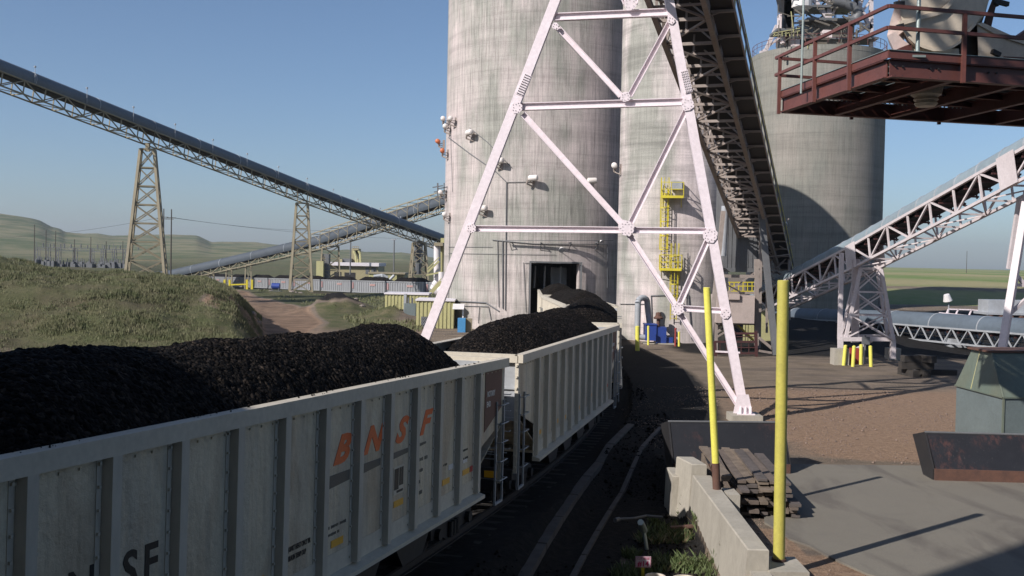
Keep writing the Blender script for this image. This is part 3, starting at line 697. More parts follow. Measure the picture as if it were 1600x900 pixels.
RA = 9.55; CA = Vector((2.75, 100.7, 0)); RB = 4.65; CB = Vector((13.55, 86.0, 0)); RC = 8.18; CC = Vector((37.99, 128.5, 0))
# doorway: angular range of wall segments around the track
n_ = 144; th = math.asin((3.9-CA.x)/RA); hw = math.asin(2.2/RA)
d0 = int(round((th-hw)/(2*PI)*n_)); d1 = int(round((th+hw)/(2*PI)*n_))
sA = wt('concrete_silo', 'huge streaked concrete silo the train enters through a dark doorway', 'silo')
# rotate index so the door range is positive
off = 20
def silo_wall_rot(C, R, z0, z1, door, th=.5):
    m = silo_wall(Vector((0,0,0)), R, z0, z1, (door[0]+off, door[1]+off, 0, door[3]), th, n_)
    Rm = Matrix.Rotation(-2*PI*off/n_, 3, 'Z'); m.v = [tuple(Rm @ Vector(v)+Vector((C.x, C.y, 0))) for v in m.v]; return m
ZDOOR = 6.2
silo_wall_rot(CA, RA, -1.5, 35, (d0, d1, 0, ZDOOR)).build('wall', M['silo_a'], sA, True)
silo_roof(CA, RA, 35).build('roof', M['concrete'], sA)
MB().lathe([(0, 12.0), (RA-.6, 12.0)], (CA.x, CA.y, 0), 48).build('inner_floor', M['black_steel'], sA)
dc = Vector((CA.x+RA*math.sin(th), CA.y-RA*math.cos(th), 0)); dn = Vector((math.sin(th), -math.cos(th), 0)); dt_ = Vector((math.cos(th), math.sin(th), 0))
mb = MB()
for s in (-1, 1): mb.bar(dc+dt_*s*2.32+dn*.02, dc+dt_*s*2.32+dn*.02+Vector((0,0,ZDOOR)), .16, .14)
mb.bar(dc-dt_*2.4+dn*.02+Vector((0,0,ZDOOR+.08)), dc+dt_*2.4+dn*.02+Vector((0,0,ZDOOR+.08)), .16, .14); mb.build('door_frame', M['grey_steel'], sA)
mb = MB()
for a in (-1.5, -.6, .9): mb.tube(dc+dt_*a-dn*3+Vector((0,0,2.4+abs(a))), dc+dt_*(a+.08)-dn*3+Vector((0,0,5.9)), .10, 8)
mb.b2((dc.x-.3, dc.y+4, 3.6), (dc.x+1.2, dc.y+5.5, 5.8)); mb.build('loading_spout', M['pale_grey'], sA)
# seams, conduits and cable trays on the wall
def wallpath(C, R, pts, r, out=.08, n=6, step=10):
    mb = MB(); P = []
    for (a, b_) in zip(pts[:-1], pts[1:]):
        k = max(1, int(math.hypot(b_[0]-a[0], b_[1]-a[1])/step))
        for i in range(k+1):
            p, nn = on_wall(C, R, a[0]+(b_[0]-a[0])*i/k, a[1]+(b_[1]-a[1])*i/k); P.append(p+nn*out)
    for a, b_ in zip(P[:-1], P[1:]):
        if (b_-a).length > .01: mb.tube(a, b_, r, n)
    return mb
for pts, r in (([(735, 200), (762, 222), (800, 262)], .035), ([(702, 215), (735, 240), (775, 268), (792, 285), (790, 485)], .045), ([(792, 285), (834, 284)], .03), ([(786, 376), (786, 482)], .05), ([(778, 376), (780, 480)], .03),
               ([(770, 375), (835, 381), (948, 382)], .04), ([(818, 410), (822, 488)], .025), ([(820, 411), (908, 412)], .025), ([(948, 382), (948, 450)], .03), ([(702, 386), (770, 386)], .02), ([(702, 396), (868, 398)], .02),
               ([(700, 470), (760, 473), (780, 486)], .06), ([(714, 478), (764, 479), (768, 500)], .03), ([(750, 480), (748, 505)], .03), ([(704, 345), (702, 470)], .03), ([(705, 195), (708, 300)], .02)):
    wallpath(CA, RA, pts, r).build('conduit', M['grey_steel'], sA)
mb = MB()
for px in (800, 845, 889, 930):
    p, nn = on_wall(CA, RA, px, 379); mb.bar(p, p+nn*.75, .07); mb.bar(p+Vector((0,0,-.7)), p+nn*.7, .05)
p0, q0 = on_wall(CA, RA, 795, 378); p1, q1 = on_wall(CA, RA, 950, 379)
prev = None
for i in range(15):
    p, nn = on_wall(CA, RA, 795+155*i/14, 376)
    c_ = p+nn*.6
    if prev is not None: mb.bar(prev, c_, .22, .05)
    prev = c_
mb.build('cable_tray', M['grey_steel'], sA)
sB = wt('concrete_silo', 'slimmer pinkish silo with the yellow caged ladder', 'silo')
silo_wall(CB, RB, -1.5, 40, None).build('wall', M['silo_b'], sB, True); silo_roof(CB, RB, 40).build('roof', M['concrete'], sB)
for pts, r in (([(1018, 462), (1075, 460), (1080, 530)], .04), ([(1018, 462), (1020, 520)], .04), ([(970, 475), (1010, 475)], .03), ([(1105, 455), (1105, 530)], .04)):
    wallpath(CB, RB, pts, r).build('conduit', M['grey_steel'], sB)
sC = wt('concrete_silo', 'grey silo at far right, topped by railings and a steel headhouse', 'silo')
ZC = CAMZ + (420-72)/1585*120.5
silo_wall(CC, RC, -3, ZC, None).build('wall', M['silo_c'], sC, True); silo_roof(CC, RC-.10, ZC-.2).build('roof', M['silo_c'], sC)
mb = MB(); n2 = 40
for k in range(n2):
    a = 2*PI*k/n2; a2 = 2*PI*(k+1)/n2; P = lambda a, z: Vector((CC.x+(RC-.05)*math.cos(a), CC.y+(RC-.05)*math.sin(a), ZC+.25+z))
    mb.tube(P(a, 0), P(a, 1.1), .03, 5); mb.tube(P(a, 1.1), P(a2, 1.1), .03, 5); mb.tube(P(a, .6), P(a2, .6), .025, 5)
mb.build('railing', M['red_steel'], sC)

# ------------------------------------------------------------------ air cannons on the silo walls
def cannon(C, R, px, py, label, m='cannon_white', L=.95, r=.27):
    p, nn = on_wall(C, R, px, py); tn = Vector((-nn.y, nn.x, 0)); c_ = p+nn*.62+tn*.0
    t = thing('air_cannon', p, label, 'air cannon', 'air cannon tanks bolted to the silo walls')
    R_ = Matrix((nn, tn, Vector((0,0,1)))).transposed()
    ax = (tn*.92+nn*.25+Vector((0,0,.06))).normalized(); z = ax; x = Vector((0,0,1)).cross(z).normalized(); y = z.cross(x); Rt = Matrix((x, y, z)).transposed()
    mb = MB(); prof = [(0, -L/2)]+[(r*math.sin(a), -L/2+.14*(1-math.cos(a))) for a in (PI/8, PI/4, PI*3/8, PI/2)]+[(r*math.sin(a), L/2-.14*(1-math.cos(a))) for a in (PI/2, PI*3/8, PI/4, PI/8)]+[(0, L/2)]
    mb.lathe(prof, c_-p, 16, Rt); mb.build('tank', M[m], t, True)
    mb = MB(); e = c_-p-ax*L*.35
    mb.bar((0,0,-.5), e+Vector((0,0,-.25)), .07); mb.bar((0,0,-.15), e+Vector((0,0,-.2)), .06); mb.bar(nn*.03+Vector((0,0,-.65)), nn*.03+Vector((0,0,.15)), .22, .05); mb.tube(e-ax*.1, e-ax*.28+Vector((0,0,-.45)), .09, 8); mb.tube(e-ax*.28+Vector((0,0,-.45)), Vector((0,0,-.75)), .07, 8)
    mb.build('bracket', M['gallery_steel'], t); return t
for px, py, lb, mm in ((702,186,'white air cannon, upper left of the tight group of three at the silo edge','cannon_white'), (713,186,'white air cannon, upper right of the tight group of three at the silo edge','cannon_white'),(705,198,'white air cannon, lowest of the tight group of three at the silo edge','cannon_white'),
    (694,221,'orange air cannon, larger and higher of the two orange ones','cannon_orange'),(701,236,'small orange air cannon, lower of the two orange ones','cannon_orange'),(741,208,'white air cannon right of the group of three, left of the white frame leg','cannon_white'),
    (785,252,'white air cannon just right of the white frame leg, above a sloping conduit','cannon_white'),(834,279,'large white air cannon with long shadow, right of the vertical conduit','cannon_white'),(920,283,'air cannon in the shade partly behind the long diagonal brace','cannon_white'),
    (698,301,'white air cannon low at the left silo edge, above another one','cannon_white'),(704,335,'white air cannon lowest at the left silo edge','cannon_white'),(761,326,'white air cannon right beside the frame leg, above the long crossbeam','cannon_white')):
    small = 'small' in lb or px < 720
    cannon(CA, RA, px, py, lb, mm, .62 if small else .95, .23 if small else .27)
cannon(CB, RB, 971, 259, 'white air cannon at the left edge of the slimmer silo', L=.5, r=.25)
def floodlight(p, nn, label, sc=1., arm=.9):
    t = thing('floodlight', p, label, 'floodlight', 'floodlights around the plant')
    mb = MB(); mb.tube((0,0,0), nn*arm+Vector((0,0,.25)), .035, 6); mb.build('arm', M['grey_steel'], t)
    d = (nn+Vector((0,0,-.8))).normalized(); c_ = nn*arm+Vector((0,0,.2)); mb = MB(); mb.tube(c_-d*.12*sc, c_+d*.22*sc, .10*sc, 12, .26*sc); mb.build('lamp_housing', M['white_paint'], t)
    mb = MB(); mb.tube(c_+d*.222*sc, c_+d*.24*sc, .25*sc, 12, .25*sc); mb.build('lens', M['pale_grey'], t); return t
p, nn = on_wall(CA, RA, 874, 392); floodlight(p, nn, 'white twin floodlight over the silo doorway', 1.1)
p, nn = on_wall(CA, RA, 930, 380); floodlight(p, nn, 'small pale lamp on the cable tray right of the doorway', .6)
for px, py, lb in ((1167, 86, 'floodlight on the upper left rim of the far right silo'), (1190, 210, 'floodlight on the left edge of the far right silo, halfway up'), (1212, 290, 'floodlight on the far right silo beside the gallery walkway'), (1232, 352, 'lowest floodlight on the far right silo, right of the gallery foot')):
    p, nn = on_wall(CC, RC, px, py); floodlight(p, nn, lb, 1.4)

# ------------------------------------------------------------------ white steel support frame straddling the track
YF = lambda X: 40.6+(9.2-X)*.10
def A(px, py):
    d = 41.
    for _ in range(8): p = U(px, py, d); d = YF(p.x)
    return p
af = wt('support_frame', 'tall white steel A-shaped support frame straddling the coal train', 'support frame')
upF = Vector((.10, 1, 0)).normalized()
LEG = [(1163, 648), (1133, 485), (1109, 366), (1073, 163), (1045, 2), (1022, -128)]
LL = [(870, 0), (808, 168), (736, 356), (666, 530)]
lt, lb_ = A(905, -95), A(666, 530); foot = lb_+(lb_-A(736, 356))*((lb_.z-.1)/(A(736,356).z-lb_.z))
frame_members = []
def seg(pts, w, h, name='leg', box=True):
    mb = MB()
    for a, b_ in zip(pts[:-1], pts[1:]):
        if box: mb.bar(a, b_, w, h, up=upF)
        else: mb.ibar(a, b_, h, w, .03, up=(b_-a).cross(upF))
    return mb.build(name, M['white_steel'], af)
seg([A(*LEG[0]), A(*LEG[-1])], .36, .36); seg([foot, lt], .38, .40)
def brace(a, b_, w=.24): seg([A(*a), A(*b_)], w, .24, 'brace', False)
for a, b_, w in (((866, 27), (1048, 19), .30), ((812, 167), (1073, 159), .30), ((740, 357), (1108, 361), .26), ((1060, 481), (1133, 486), .24),
              ((872, 44), (970, 150), .22), ((1046, 36), (984, 150), .22), ((817, 178), (974, 352), .24), ((1072, 172), (984, 352), .24),
              ((980, 362), (1056, 478), .24), ((1107, 372), (1062, 474), .24), ((1060, 486), (1158, 640), .24), ((978, 6), (935, -100), .22), ((992, 6), (1015, -100), .22), ((905, -96), (1025, -100), .3)): brace(a, b_, w)
def gusset(px, py, r, nb=10, shape=8, rot=0.0):
    r *= .80; rg = random.Random(px+py)
    c_ = A(px, py); ex = Vector((1, -.10, 0)).normalized(); ez = Vector((0,0,1)); nrm = ex.cross(ez) # toward camera
    if nrm.y > 0: nrm = -nrm
    mb = MB(); rr_ = [r*rg.uniform(.88, 1.12) for k in range(shape)]; poly = [c_+ex*rr_[k]*math.cos(rot+.39+2*PI*k/shape)+ez*rr_[k]*math.sin(rot+.39+2*PI*k/shape)+nrm*.205 for k in range(shape)]
    mb.prism(poly, nrm*.02); g = mb.build('gusset_plate', M['white_steel'], af)
    mb = MB(); rs = random.Random(px)
    for k in range(nb):
        a = 2*PI*k/nb; rr = r*(.55 if k % 2 else .78); q = c_+ex*rr*math.cos(a)+ez*rr*math.sin(a)+nrm*.225; mb.tube(q, q+nrm*.03, .018, 6)
    mb.build('bolts', M['shaded_white'], g)
for g in ((979, 357, .42, 16), (1109, 368, .38, 14), (808, 169, .30, 10), (1074, 164, .34, 12), (737, 357, .26, 10), (1058, 482, .34, 14), (1133, 490, .26, 8), (977, 153, .26, 10), (985, 8, .34, 10), (868, 43, .18, 6), (1048, 34, .2, 6)): gusset(*g)
for (a, b_) in (((812, 150), (826, 118)), ((1076, 146), (1068, 112))):
    pa, pb = A(*a), A(*b_); mb = MB(); dd = (pb-pa).normalized(); side = dd.cross(upF).normalized(); nrm = -upF
    mb.bar(pa+nrm*.215, pb+nrm*.215, .30, .02, up=upF); sp_ = mb.build('splice_plate', M['white_steel'], af)
    mb = MB()
    for k in range(9):
        for s in (-.1, -.035, .035, .1):
            q = pa.lerp(pb, (k+.5)/9)+side*s+nrm*.226; mb.tube(q, q+nrm*.03, .02, 6)
    mb.build('bolts', M['black_steel'], sp_)
fc = A(1163, 655); fc.z = gz(fc.x, fc.y)
mb = MB(); mb.b2((fc.x-.35, fc.y-.35, fc.z+.30), (fc.x+.35, fc.y+.35, fc.z+.34)); mb.prism([(fc.x-.5, fc.y-.21, fc.z+.34), (fc.x+.28, fc.y-.21, fc.z+.34), (fc.x+.10, fc.y-.21, fc.z+1.1), (fc.x-.35, fc.y-.21, fc.z+1.1)], (0, .02, 0))
for s in (-.2, 0, .2): mb.b2((fc.x+s-.01, fc.y-.3, fc.z+.34), (fc.x+s+.01, fc.y+.3, fc.z+.62))
mb.build('base_plate', M['white_steel'], af)
MB().b2((fc.x-.6, fc.y-.6, fc.z-.3), (fc.x+.6, fc.y+.6, fc.z+.298)).build('footing', M['concrete'], af)
MB().b2((foot.x-.6, foot.y-.6, gz(foot.x, foot.y)-.3), (foot.x+.6, foot.y+.6, .2)).build('footing', M['concrete'], af)

# ------------------------------------------------------------------ overhead conveyor gallery
hd = Vector((.32, .948, 0)).normalized(); pp = Vector((hd.y, -hd.x, 0)); L0 = Vector((5.25, 42, 17.35)); SL = -.237
def GP(t, a, z): return L0+hd*t+Vector((0,0,SL*t+z))+pp*a
GT0, GT1 = -44.0, 49.0; GW = 2.25; GHt = 2.5; st = 2.32
gal = wt('conveyor_gallery', 'dark overhead conveyor gallery rising steeply over the white support frame', 'conveyor')
ts = list(np.arange(GT0, GT1+.1, st))
for a in (0, GW):
    mb = MB(); mb.bar(GP(GT0, a, 0), GP(GT1, a, 0), .22, .22); mb.bar(GP(GT0, a, GHt), GP(GT1, a, GHt), .2, .2)
    for i, t_ in enumerate(ts):
        mb.bar(GP(t_, a, 0), GP(t_, a, GHt), .12, .12)
        if i < len(ts)-1:
            if i % 2: mb.bar(GP(t_, a, 0), GP(t_+st, a, GHt), .11, .11)
            else: mb.bar(GP(t_, a, GHt), GP(t_+st, a, 0), .11, .11)
    mb.build('side_truss', M['gallery_steel'], gal)
mb = MB()
for i, t_ in enumerate(ts):
    mb.bar(GP(t_, 0, 0), GP(t_, GW, 0), .12, .14)
    if i < len(ts)-1: mb.bar(GP(t_, 0 if i % 2 else GW, -.02), GP(t_+st, GW if i % 2 else 0, -.02), .09, .09)
mb.build('floor_bracing', M['gallery_steel'], gal)
mb = MB()
for i, t_ in enumerate(ts):
    mb.bar(GP(t_, 0, GHt), GP(t_, GW, GHt), .12, .12); mb.bar(GP(t_+.5*st, .3, 1.25), GP(t_+.5*st, GW-.3, 1.25), .1, .1)
mb.build('cross_beams', M['gallery_steel'], gal)
mb = MB()
for i, t_ in enumerate(ts[:-1]):
    mb.bar(GP(t_+st/2, 0, .05), GP(t_+st/2, GW, .05), .09, .10); mb.bar(GP(t_, .1, .1), GP(t_+.6, .9, 1.0), .07, .07); mb.bar(GP(t_, GW-.1, .1), GP(t_+.6, GW-.9, 1.0), .07, .07)
    mb.bar(GP(t_, 0, GHt*.5), GP(t_+st, 0, GHt*.5), .08, .08); mb.bar(GP(t_, GW, GHt*.5), GP(t_+st, GW, GHt*.5), .08, .08); mb.bar(GP(t_+st/2, GW/2, .05), GP(t_+st/2, GW/2, .95), .08, .08)
mb.build('hangers', M['gallery_steel'], gal)['kind'] = 'stuff'
mb = MB(); mb.add([GP(GT0, .35, 1.0), GP(GT1, .35, 1.0), GP(GT1, GW-.35, 1.0), GP(GT0, GW-.35, 1.0), GP(GT0, .35, 1.05), GP(GT1, .35, 1.05), GP(GT1, GW-.35, 1.05), GP(GT0, GW-.35, 1.05)], [(0,3,2,1), (4,5,6,7), (0,1,5,4), (2,3,7,6), (1,2,6,5), (3,0,4,7)])
mb.build('return_belt', M['belt'], gal)
mb = MB(); mb.add([GP(GT0, .15, 1.8), GP(GT1, .15, 1.8), GP(GT1, GW-.15, 1.8), GP(GT0, GW-.15, 1.8), GP(GT0, .15, 1.85), GP(GT1, .15, 1.85), GP(GT1, GW-.15, 1.85), GP(GT0, GW-.15, 1.85)], [(0,3,2,1), (4,5,6,7), (0,1,5,4), (2,3,7,6), (1,2,6,5), (3,0,4,7)])
mb.build('deck', M['black_steel'], gal)
mb = MB()
for t_ in np.arange(GT0, GT1, 1.16): mb.tube(GP(t_, .4, 1.12), GP(t_, GW-.4, 1.12), .07, 6)
mb.build('idlers', M['black_steel'], gal)['kind'] = 'stuff'
MB().half(GP(GT0, GW/2, GHt-.1), GP(GT1, GW/2, GHt-.1), .95, 10).build('belt_cover', M['cover'], gal, True)
wk = MB(); wk.add([GP(GT0, GW+.12, .35), GP(GT1, GW+.12, .35), GP(GT1, GW+1.05, .35), GP(GT0, GW+1.05, .35), GP(GT0, GW+.12, .39), GP(GT1, GW+.12, .39), GP(GT1, GW+1.05, .39), GP(GT0, GW+1.05, .39)], [(0,3,2,1), (4,5,6,7), (0,1,5,4), (2,3,7,6), (1,2,6,5), (3,0,4,7)])
w_ = wk.build('walkway', M['black_steel'], gal)
mb = MB(); mb.bar(GP(GT0, GW+1.08, .36), GP(GT1, GW+1.08, .36), .07, .14)
for t_ in ts:
    mb.bar(GP(t_, GW+.1, .26), GP(t_, GW+1.1, .26), .13, .12); mb.bar(GP(t_, GW+.05, -.05+.15), GP(t_, GW+.5, .24), .06, .06)
mb.build('walkway_frame', M['gallery_steel'], w_)
mb = MB()
for z in (.95, 1.42): mb.tube(GP(GT0, GW+1.1, z), GP(GT1, GW+1.1, z), .026, 5)
for t_ in np.arange(GT0, GT1, st/1.): mb.tube(GP(t_, GW+1.1, .35), GP(t_, GW+1.1, 1.42), .028, 5)
mb.build('handrail', M['yellow'], w_)
mb = MB()
for z in (.2, -.0): mb.tube(GP(GT0, GW+1.18, z+.6), GP(GT1, GW+1.18, z+.6), .03, 5)
mb.build('conduit', M['grey_steel'], w_)

# ------------------------------------------------------------------ transfer station below the gallery
tsn = wt('transfer_tower', 'steel transfer tower under the lower end of the overhead gallery', 'transfer tower')
def rbar(mb, a, b_, d, w, h=None): mb.bar(U(*a, d), U(*b_, d), w, h)
mb = MB()
for a, b_, d, w in (((1119, 395), (1119, 558), 74, .2), ((1182, 405), (1182, 540), 74, .28), ((1190, 300), (1186, 545), 77, .22), ((1120, 431), (1186, 432), 74, .22), ((1120, 457), (1186, 458), 76, .18), ((1127, 440), (1160, 458), 75, .1), ((1187, 420), (1130, 462), 76, .1),
    ((1119, 520), (1150, 500), 75, .16), ((1119, 512), (1140, 500), 76, .14), ((1118, 528), (1160, 502), 77, .12), ((1145, 506), (1185, 538), 75, .14), ((1186, 528), (1215, 552), 73, .2), ((1186, 548), (1215, 553), 73, .16), ((1125, 505), (1182, 506), 74, .18), ((1198, 420), (1198, 520), 80, .16), ((1233, 400), (1233, 500), 84, .2), ((1190, 380), (1240, 382), 84, .16), ((1192, 400), (1232, 440), 84, .12), ((1232, 400), (1192, 440), 84, .12), ((1195, 440), (1235, 442), 84, .14)):
    rbar(mb, a, b_, d, w)
for k in range(14):
    rr = random.Random(k); rbar(mb, (1186+rr.uniform(0, 40), 330+k*9), (1190+rr.uniform(0, 45), 336+k*9+rr.uniform(-14, 14)), 80+rr.uniform(-1, 2), .09)
mb.build('frame', M['gallery_steel'], tsn)
mb = MB(); mb.bar(U(1189, 330, 72), U(1212, 555, 71), .42, .3); mb.build('raking_column', M['grey_steel'], tsn)
mb = MB(); mb.bar(U(1130, 330, 73), U(1108, 545, 72), .30, .26); mb.build('raking_column', M['gallery_steel'], tsn)
# rounded steel bin
cb = U(1157, 372, 78.6); ex = 1.55; zt_, zb_ = U(1157, 322, 78.6).z, U(1157, 425, 78.6).z
mb = MB(); poly = [(cb.x-ex, zt_+2.5), (cb.x-ex, zb_+.8), (cb.x-ex+.15, zb_+.3), (cb.x-ex+.55, zb_), (cb.x+ex-.55, zb_), (cb.x+ex-.15, zb_+.3), (cb.x+ex, zb_+.8), (cb.x+ex, zt_+2.5)]
mb.prism([(x, cb.y-1.2, z) for x, z in poly], (0, 3.2, 0))
for k in range(9): mb.b2((cb.x-1.3+k*.32, cb.y-1.24, zb_+.35), (cb.x-1.24+k*.32, cb.y-1.198, zt_+2.4))
mb.build('bin', M['grey_steel'], tsn)
mb = MB(); mb.tube(U(1133, 322, 76), U(1129, 400, 76), .28, 12); mb.build('duct', M['pale_grey'], tsn, True)
a_, b_ = U(1118, 504, 73.5), U(1178, 462, 73.5)
mb = MB(); mb.b2((a_.x, a_.y-.3, a_.z), (b_.x, a_.y+2.2, b_.z)); mb.b2((a_.x+.8, a_.y-.5, b_.z-.3), (a_.x+1.6, a_.y-.302, b_.z+.12)); mb.build('panel', M['panel_conc'], tsn)
mb = MB()
for z0 in (441, 447, 455): rbar(mb, (1138, z0), (1184, z0), 77, .07)
for x in range(1140, 1185, 7): rbar(mb, (x, 441), (x, 456), 77, .06)
mb.build('catwalk', M['yellow'], tsn)
mb = MB(); rbar(mb, (1150, 505), (1178, 532), 74.5, .12); mb.build('ladder_rail', M['yellow'], tsn)
mb = MB()
for k in range(6): p = U(1163+k*4.2, 512, 79); mb.b2((p.x-.07, p.y, .4), (p.x+.07, p.y+.1, 2.4))
p = U(1190, 515, 82); mb.b2((p.x-.6, p.y, 0), (p.x+.8, p.y+2, 2.6)); mb.build('yellow_cladding', M['pale_yellow'], tsn)
# red steel guard rail in front of it
gr_ = wt('guard_rail', 'rust red steel guard rail in front of the transfer tower', 'guard rail')
mb = MB()
for x0, x1, y in ((1116, 1183, 534), (1116, 1183, 552), (1145, 1183, 521)): mb.bar(U(x0, y, 70), U(x1, y, 70), .12, .14)
for x, y0 in ((1117, 534), (1147, 518), (1181, 517)): mb.bar(U(x, y0, 70), U(x+.8, 557, 70), .18, .18)
for y in (526, 543): mb.bar(U(1147, y, 70), U(1181, y, 70), .06)
for x in (1125, 1135, 1158, 1170): mb.bar(U(x, 534, 70), U(x, 552, 70), .05)
mb.build('rails', M['dark_red'], gr_); mb = MB(); mb.bar(U(1118, 549, 69.7), U(1156, 551, 69.7), .12); mb.build('white_strip', M['white_steel'], gr_)

# ------------------------------------------------------------------ caged ladder on silo B
ld = wt('caged_ladder', 'yellow caged ladder with landings on the slimmer silo', 'ladder')
def ladder(px0, y0, px1, y1, name='ladder'):
    p, nn = on_wall(CB, RB, px0, y0); q, n2_ = on_wall(CB, RB, px1, y1); q = Vector((p.x, p.y, q.z)); tn = Vector((-nn.y, nn.x, 0)); o = nn*.35
    mb = MB()
    for s in (-.24, .24): mb.bar(p+o+tn*s, q+o+tn*s, .06, .06)
    k = int((p.z-q.z)/.3)
    for i in range(k): z = q.z+.15+i*.3; c_ = Vector((p.x, p.y, z))+o; mb.bar(c_-tn*.24, c_+tn*.24, .035)
    l_ = mb.build(name, M['yellow'], ld)
    mb = MB(); k = int((p.z-q.z-1.6)/1.1)
    ring = lambda z: [Vector((p.x, p.y, z))+o+tn*.36*math.cos(a)+nn*(.05+.62*math.sin(a)) for a in [PI*j/8 for j in range(9)]]
    for i in range(k+1):
        P = ring(q.z+1.8+i*1.1)
        for a, b_ in zip(P[:-1], P[1:]): mb.bar(a, b_, .03, .07)
    for j in (1, 2, 4, 6, 7):
        a, b_ = ring(q.z+1.8)[j], ring(p.z+.9)[j]; mb.bar(a, b_, .045, .02)
    mb.build('cage', M['yellow'], ld)
ladder(1041, 296, 1040, 425); ladder(1054, 398, 1053, 500)
def landing(px, py, w):
    p, nn = on_wall(CB, RB, px, py); tn = Vector((-nn.y, nn.x, 0)); R = Matrix((tn, nn, Vector((0,0,1)))).transposed(); mb = MB()
    c_ = p+nn*.62; mb.box(c_, (w, 1.1, .08), R); mb.box(c_+nn*.55+Vector((0,0,-.05)), (w, .06, .2), R)
    for z in (.55, 1.1):
        mb.bar(c_+tn*w/2+nn*.55+Vector((0,0,z)), c_-tn*w/2+nn*.55+Vector((0,0,z)), .05)
        for s in (-1, 1): mb.bar(c_+tn*s*w/2+nn*.55+Vector((0,0,z)), c_+tn*s*w/2-nn*.5+Vector((0,0,z)), .05)
    for s in (-1, -.1, 1):
        mb.bar(c_+tn*s*w/2+nn*.55, c_+tn*s*w/2+nn*.55+Vector((0,0,1.1)), .05)
    for s in (-1, 1): mb.bar(c_+tn*s*w/2-nn*.5+Vector((0,0,0)), c_+tn*s*w/2-nn*.5+Vector((0,0,1.1)), .05); mb.bar(c_+tn*s*w/2*.8-nn*.6+Vector((0,0,-.8)), c_+tn*s*w/2*.8+nn*.5, .06)
    mb.build('landing', M['yellow'], ld)
landing(1051, 308, 1.75); landing(1048, 420, 1.75)
mb = MB(); p, nn = on_wall(CB, RB, 1057, 290); mb.box(p+nn*.3, (.8, .5, .7)); mb.build('junction_box', M['pale_grey'], ld)
# blue blower and duct
bl = wt('dust_blower', 'blue blower unit with a grey hooked duct at the foot of the slimmer silo', 'blower')
bp = G(1024, 538, .0); bx0 = bp.x
mb = MB(); mb.b2((bx0-.8, bp.y-.1, .28), (bx0+.05, bp.y+1.3, 1.55)); mb.b2((bx0+.05, bp.y, .10), (bx0+.85, bp.y+1.3, 1.35)); mb.b2((bx0+.85, bp.y+.2, .12), (bx0+1.4, bp.y+1.0, .55)); mb.b2((bx0-.85, bp.y-.15, 1.5), (bx0+.1, bp.y+1.35, 1.6)); mb.build('housing', M['blue'], bl)
MB().b2((bx0-.9, bp.y-.2, -.1), (bx0+1.5, bp.y+1.4, .1)).build('plinth', M['concrete'], bl)
mb = MB(); dx = U(997, 500, bp.y).x; zt2 = U(1000, 466, bp.y).z; Pd = [Vector((dx, bp.y+.3, .75))]+[Vector((dx, bp.y+.3, zt2-.4))]
for k in range(1, 8): a = PI-PI*k/8; Pd.append(Vector((dx+.42+.42*math.cos(a), bp.y+.3+.1*k, zt2-.4+.42*math.sin(a))))
Pd += [Vector((dx+.95, bp.y+1.2, zt2-1.2)), Vector((dx+1.1, bp.y+1.25, 1.4))]; mb.path(Pd, .24, 12); mb.path([(dx, bp.y+.3, .8), (dx+.1, bp.y+.3, .55), (dx+.6, bp.y+.3, .5)], .22, 12); mb.build('duct', M['pale_grey'], bl, True)
mb = MB(); mb.tube((dx+1.72, bp.y+.9, 1.35), (dx+1.72, bp.y+.9, 2.0), .14, 10); mb.lathe([(0, 2.5), (.2, 2.45), (.24, 2.2), (.4, 2.05), (.36, 1.95), (.1, 1.95)], (dx+1.72, bp.y+.9, 0), 10); mb.build('exhaust_cowl', M['rust'], bl)
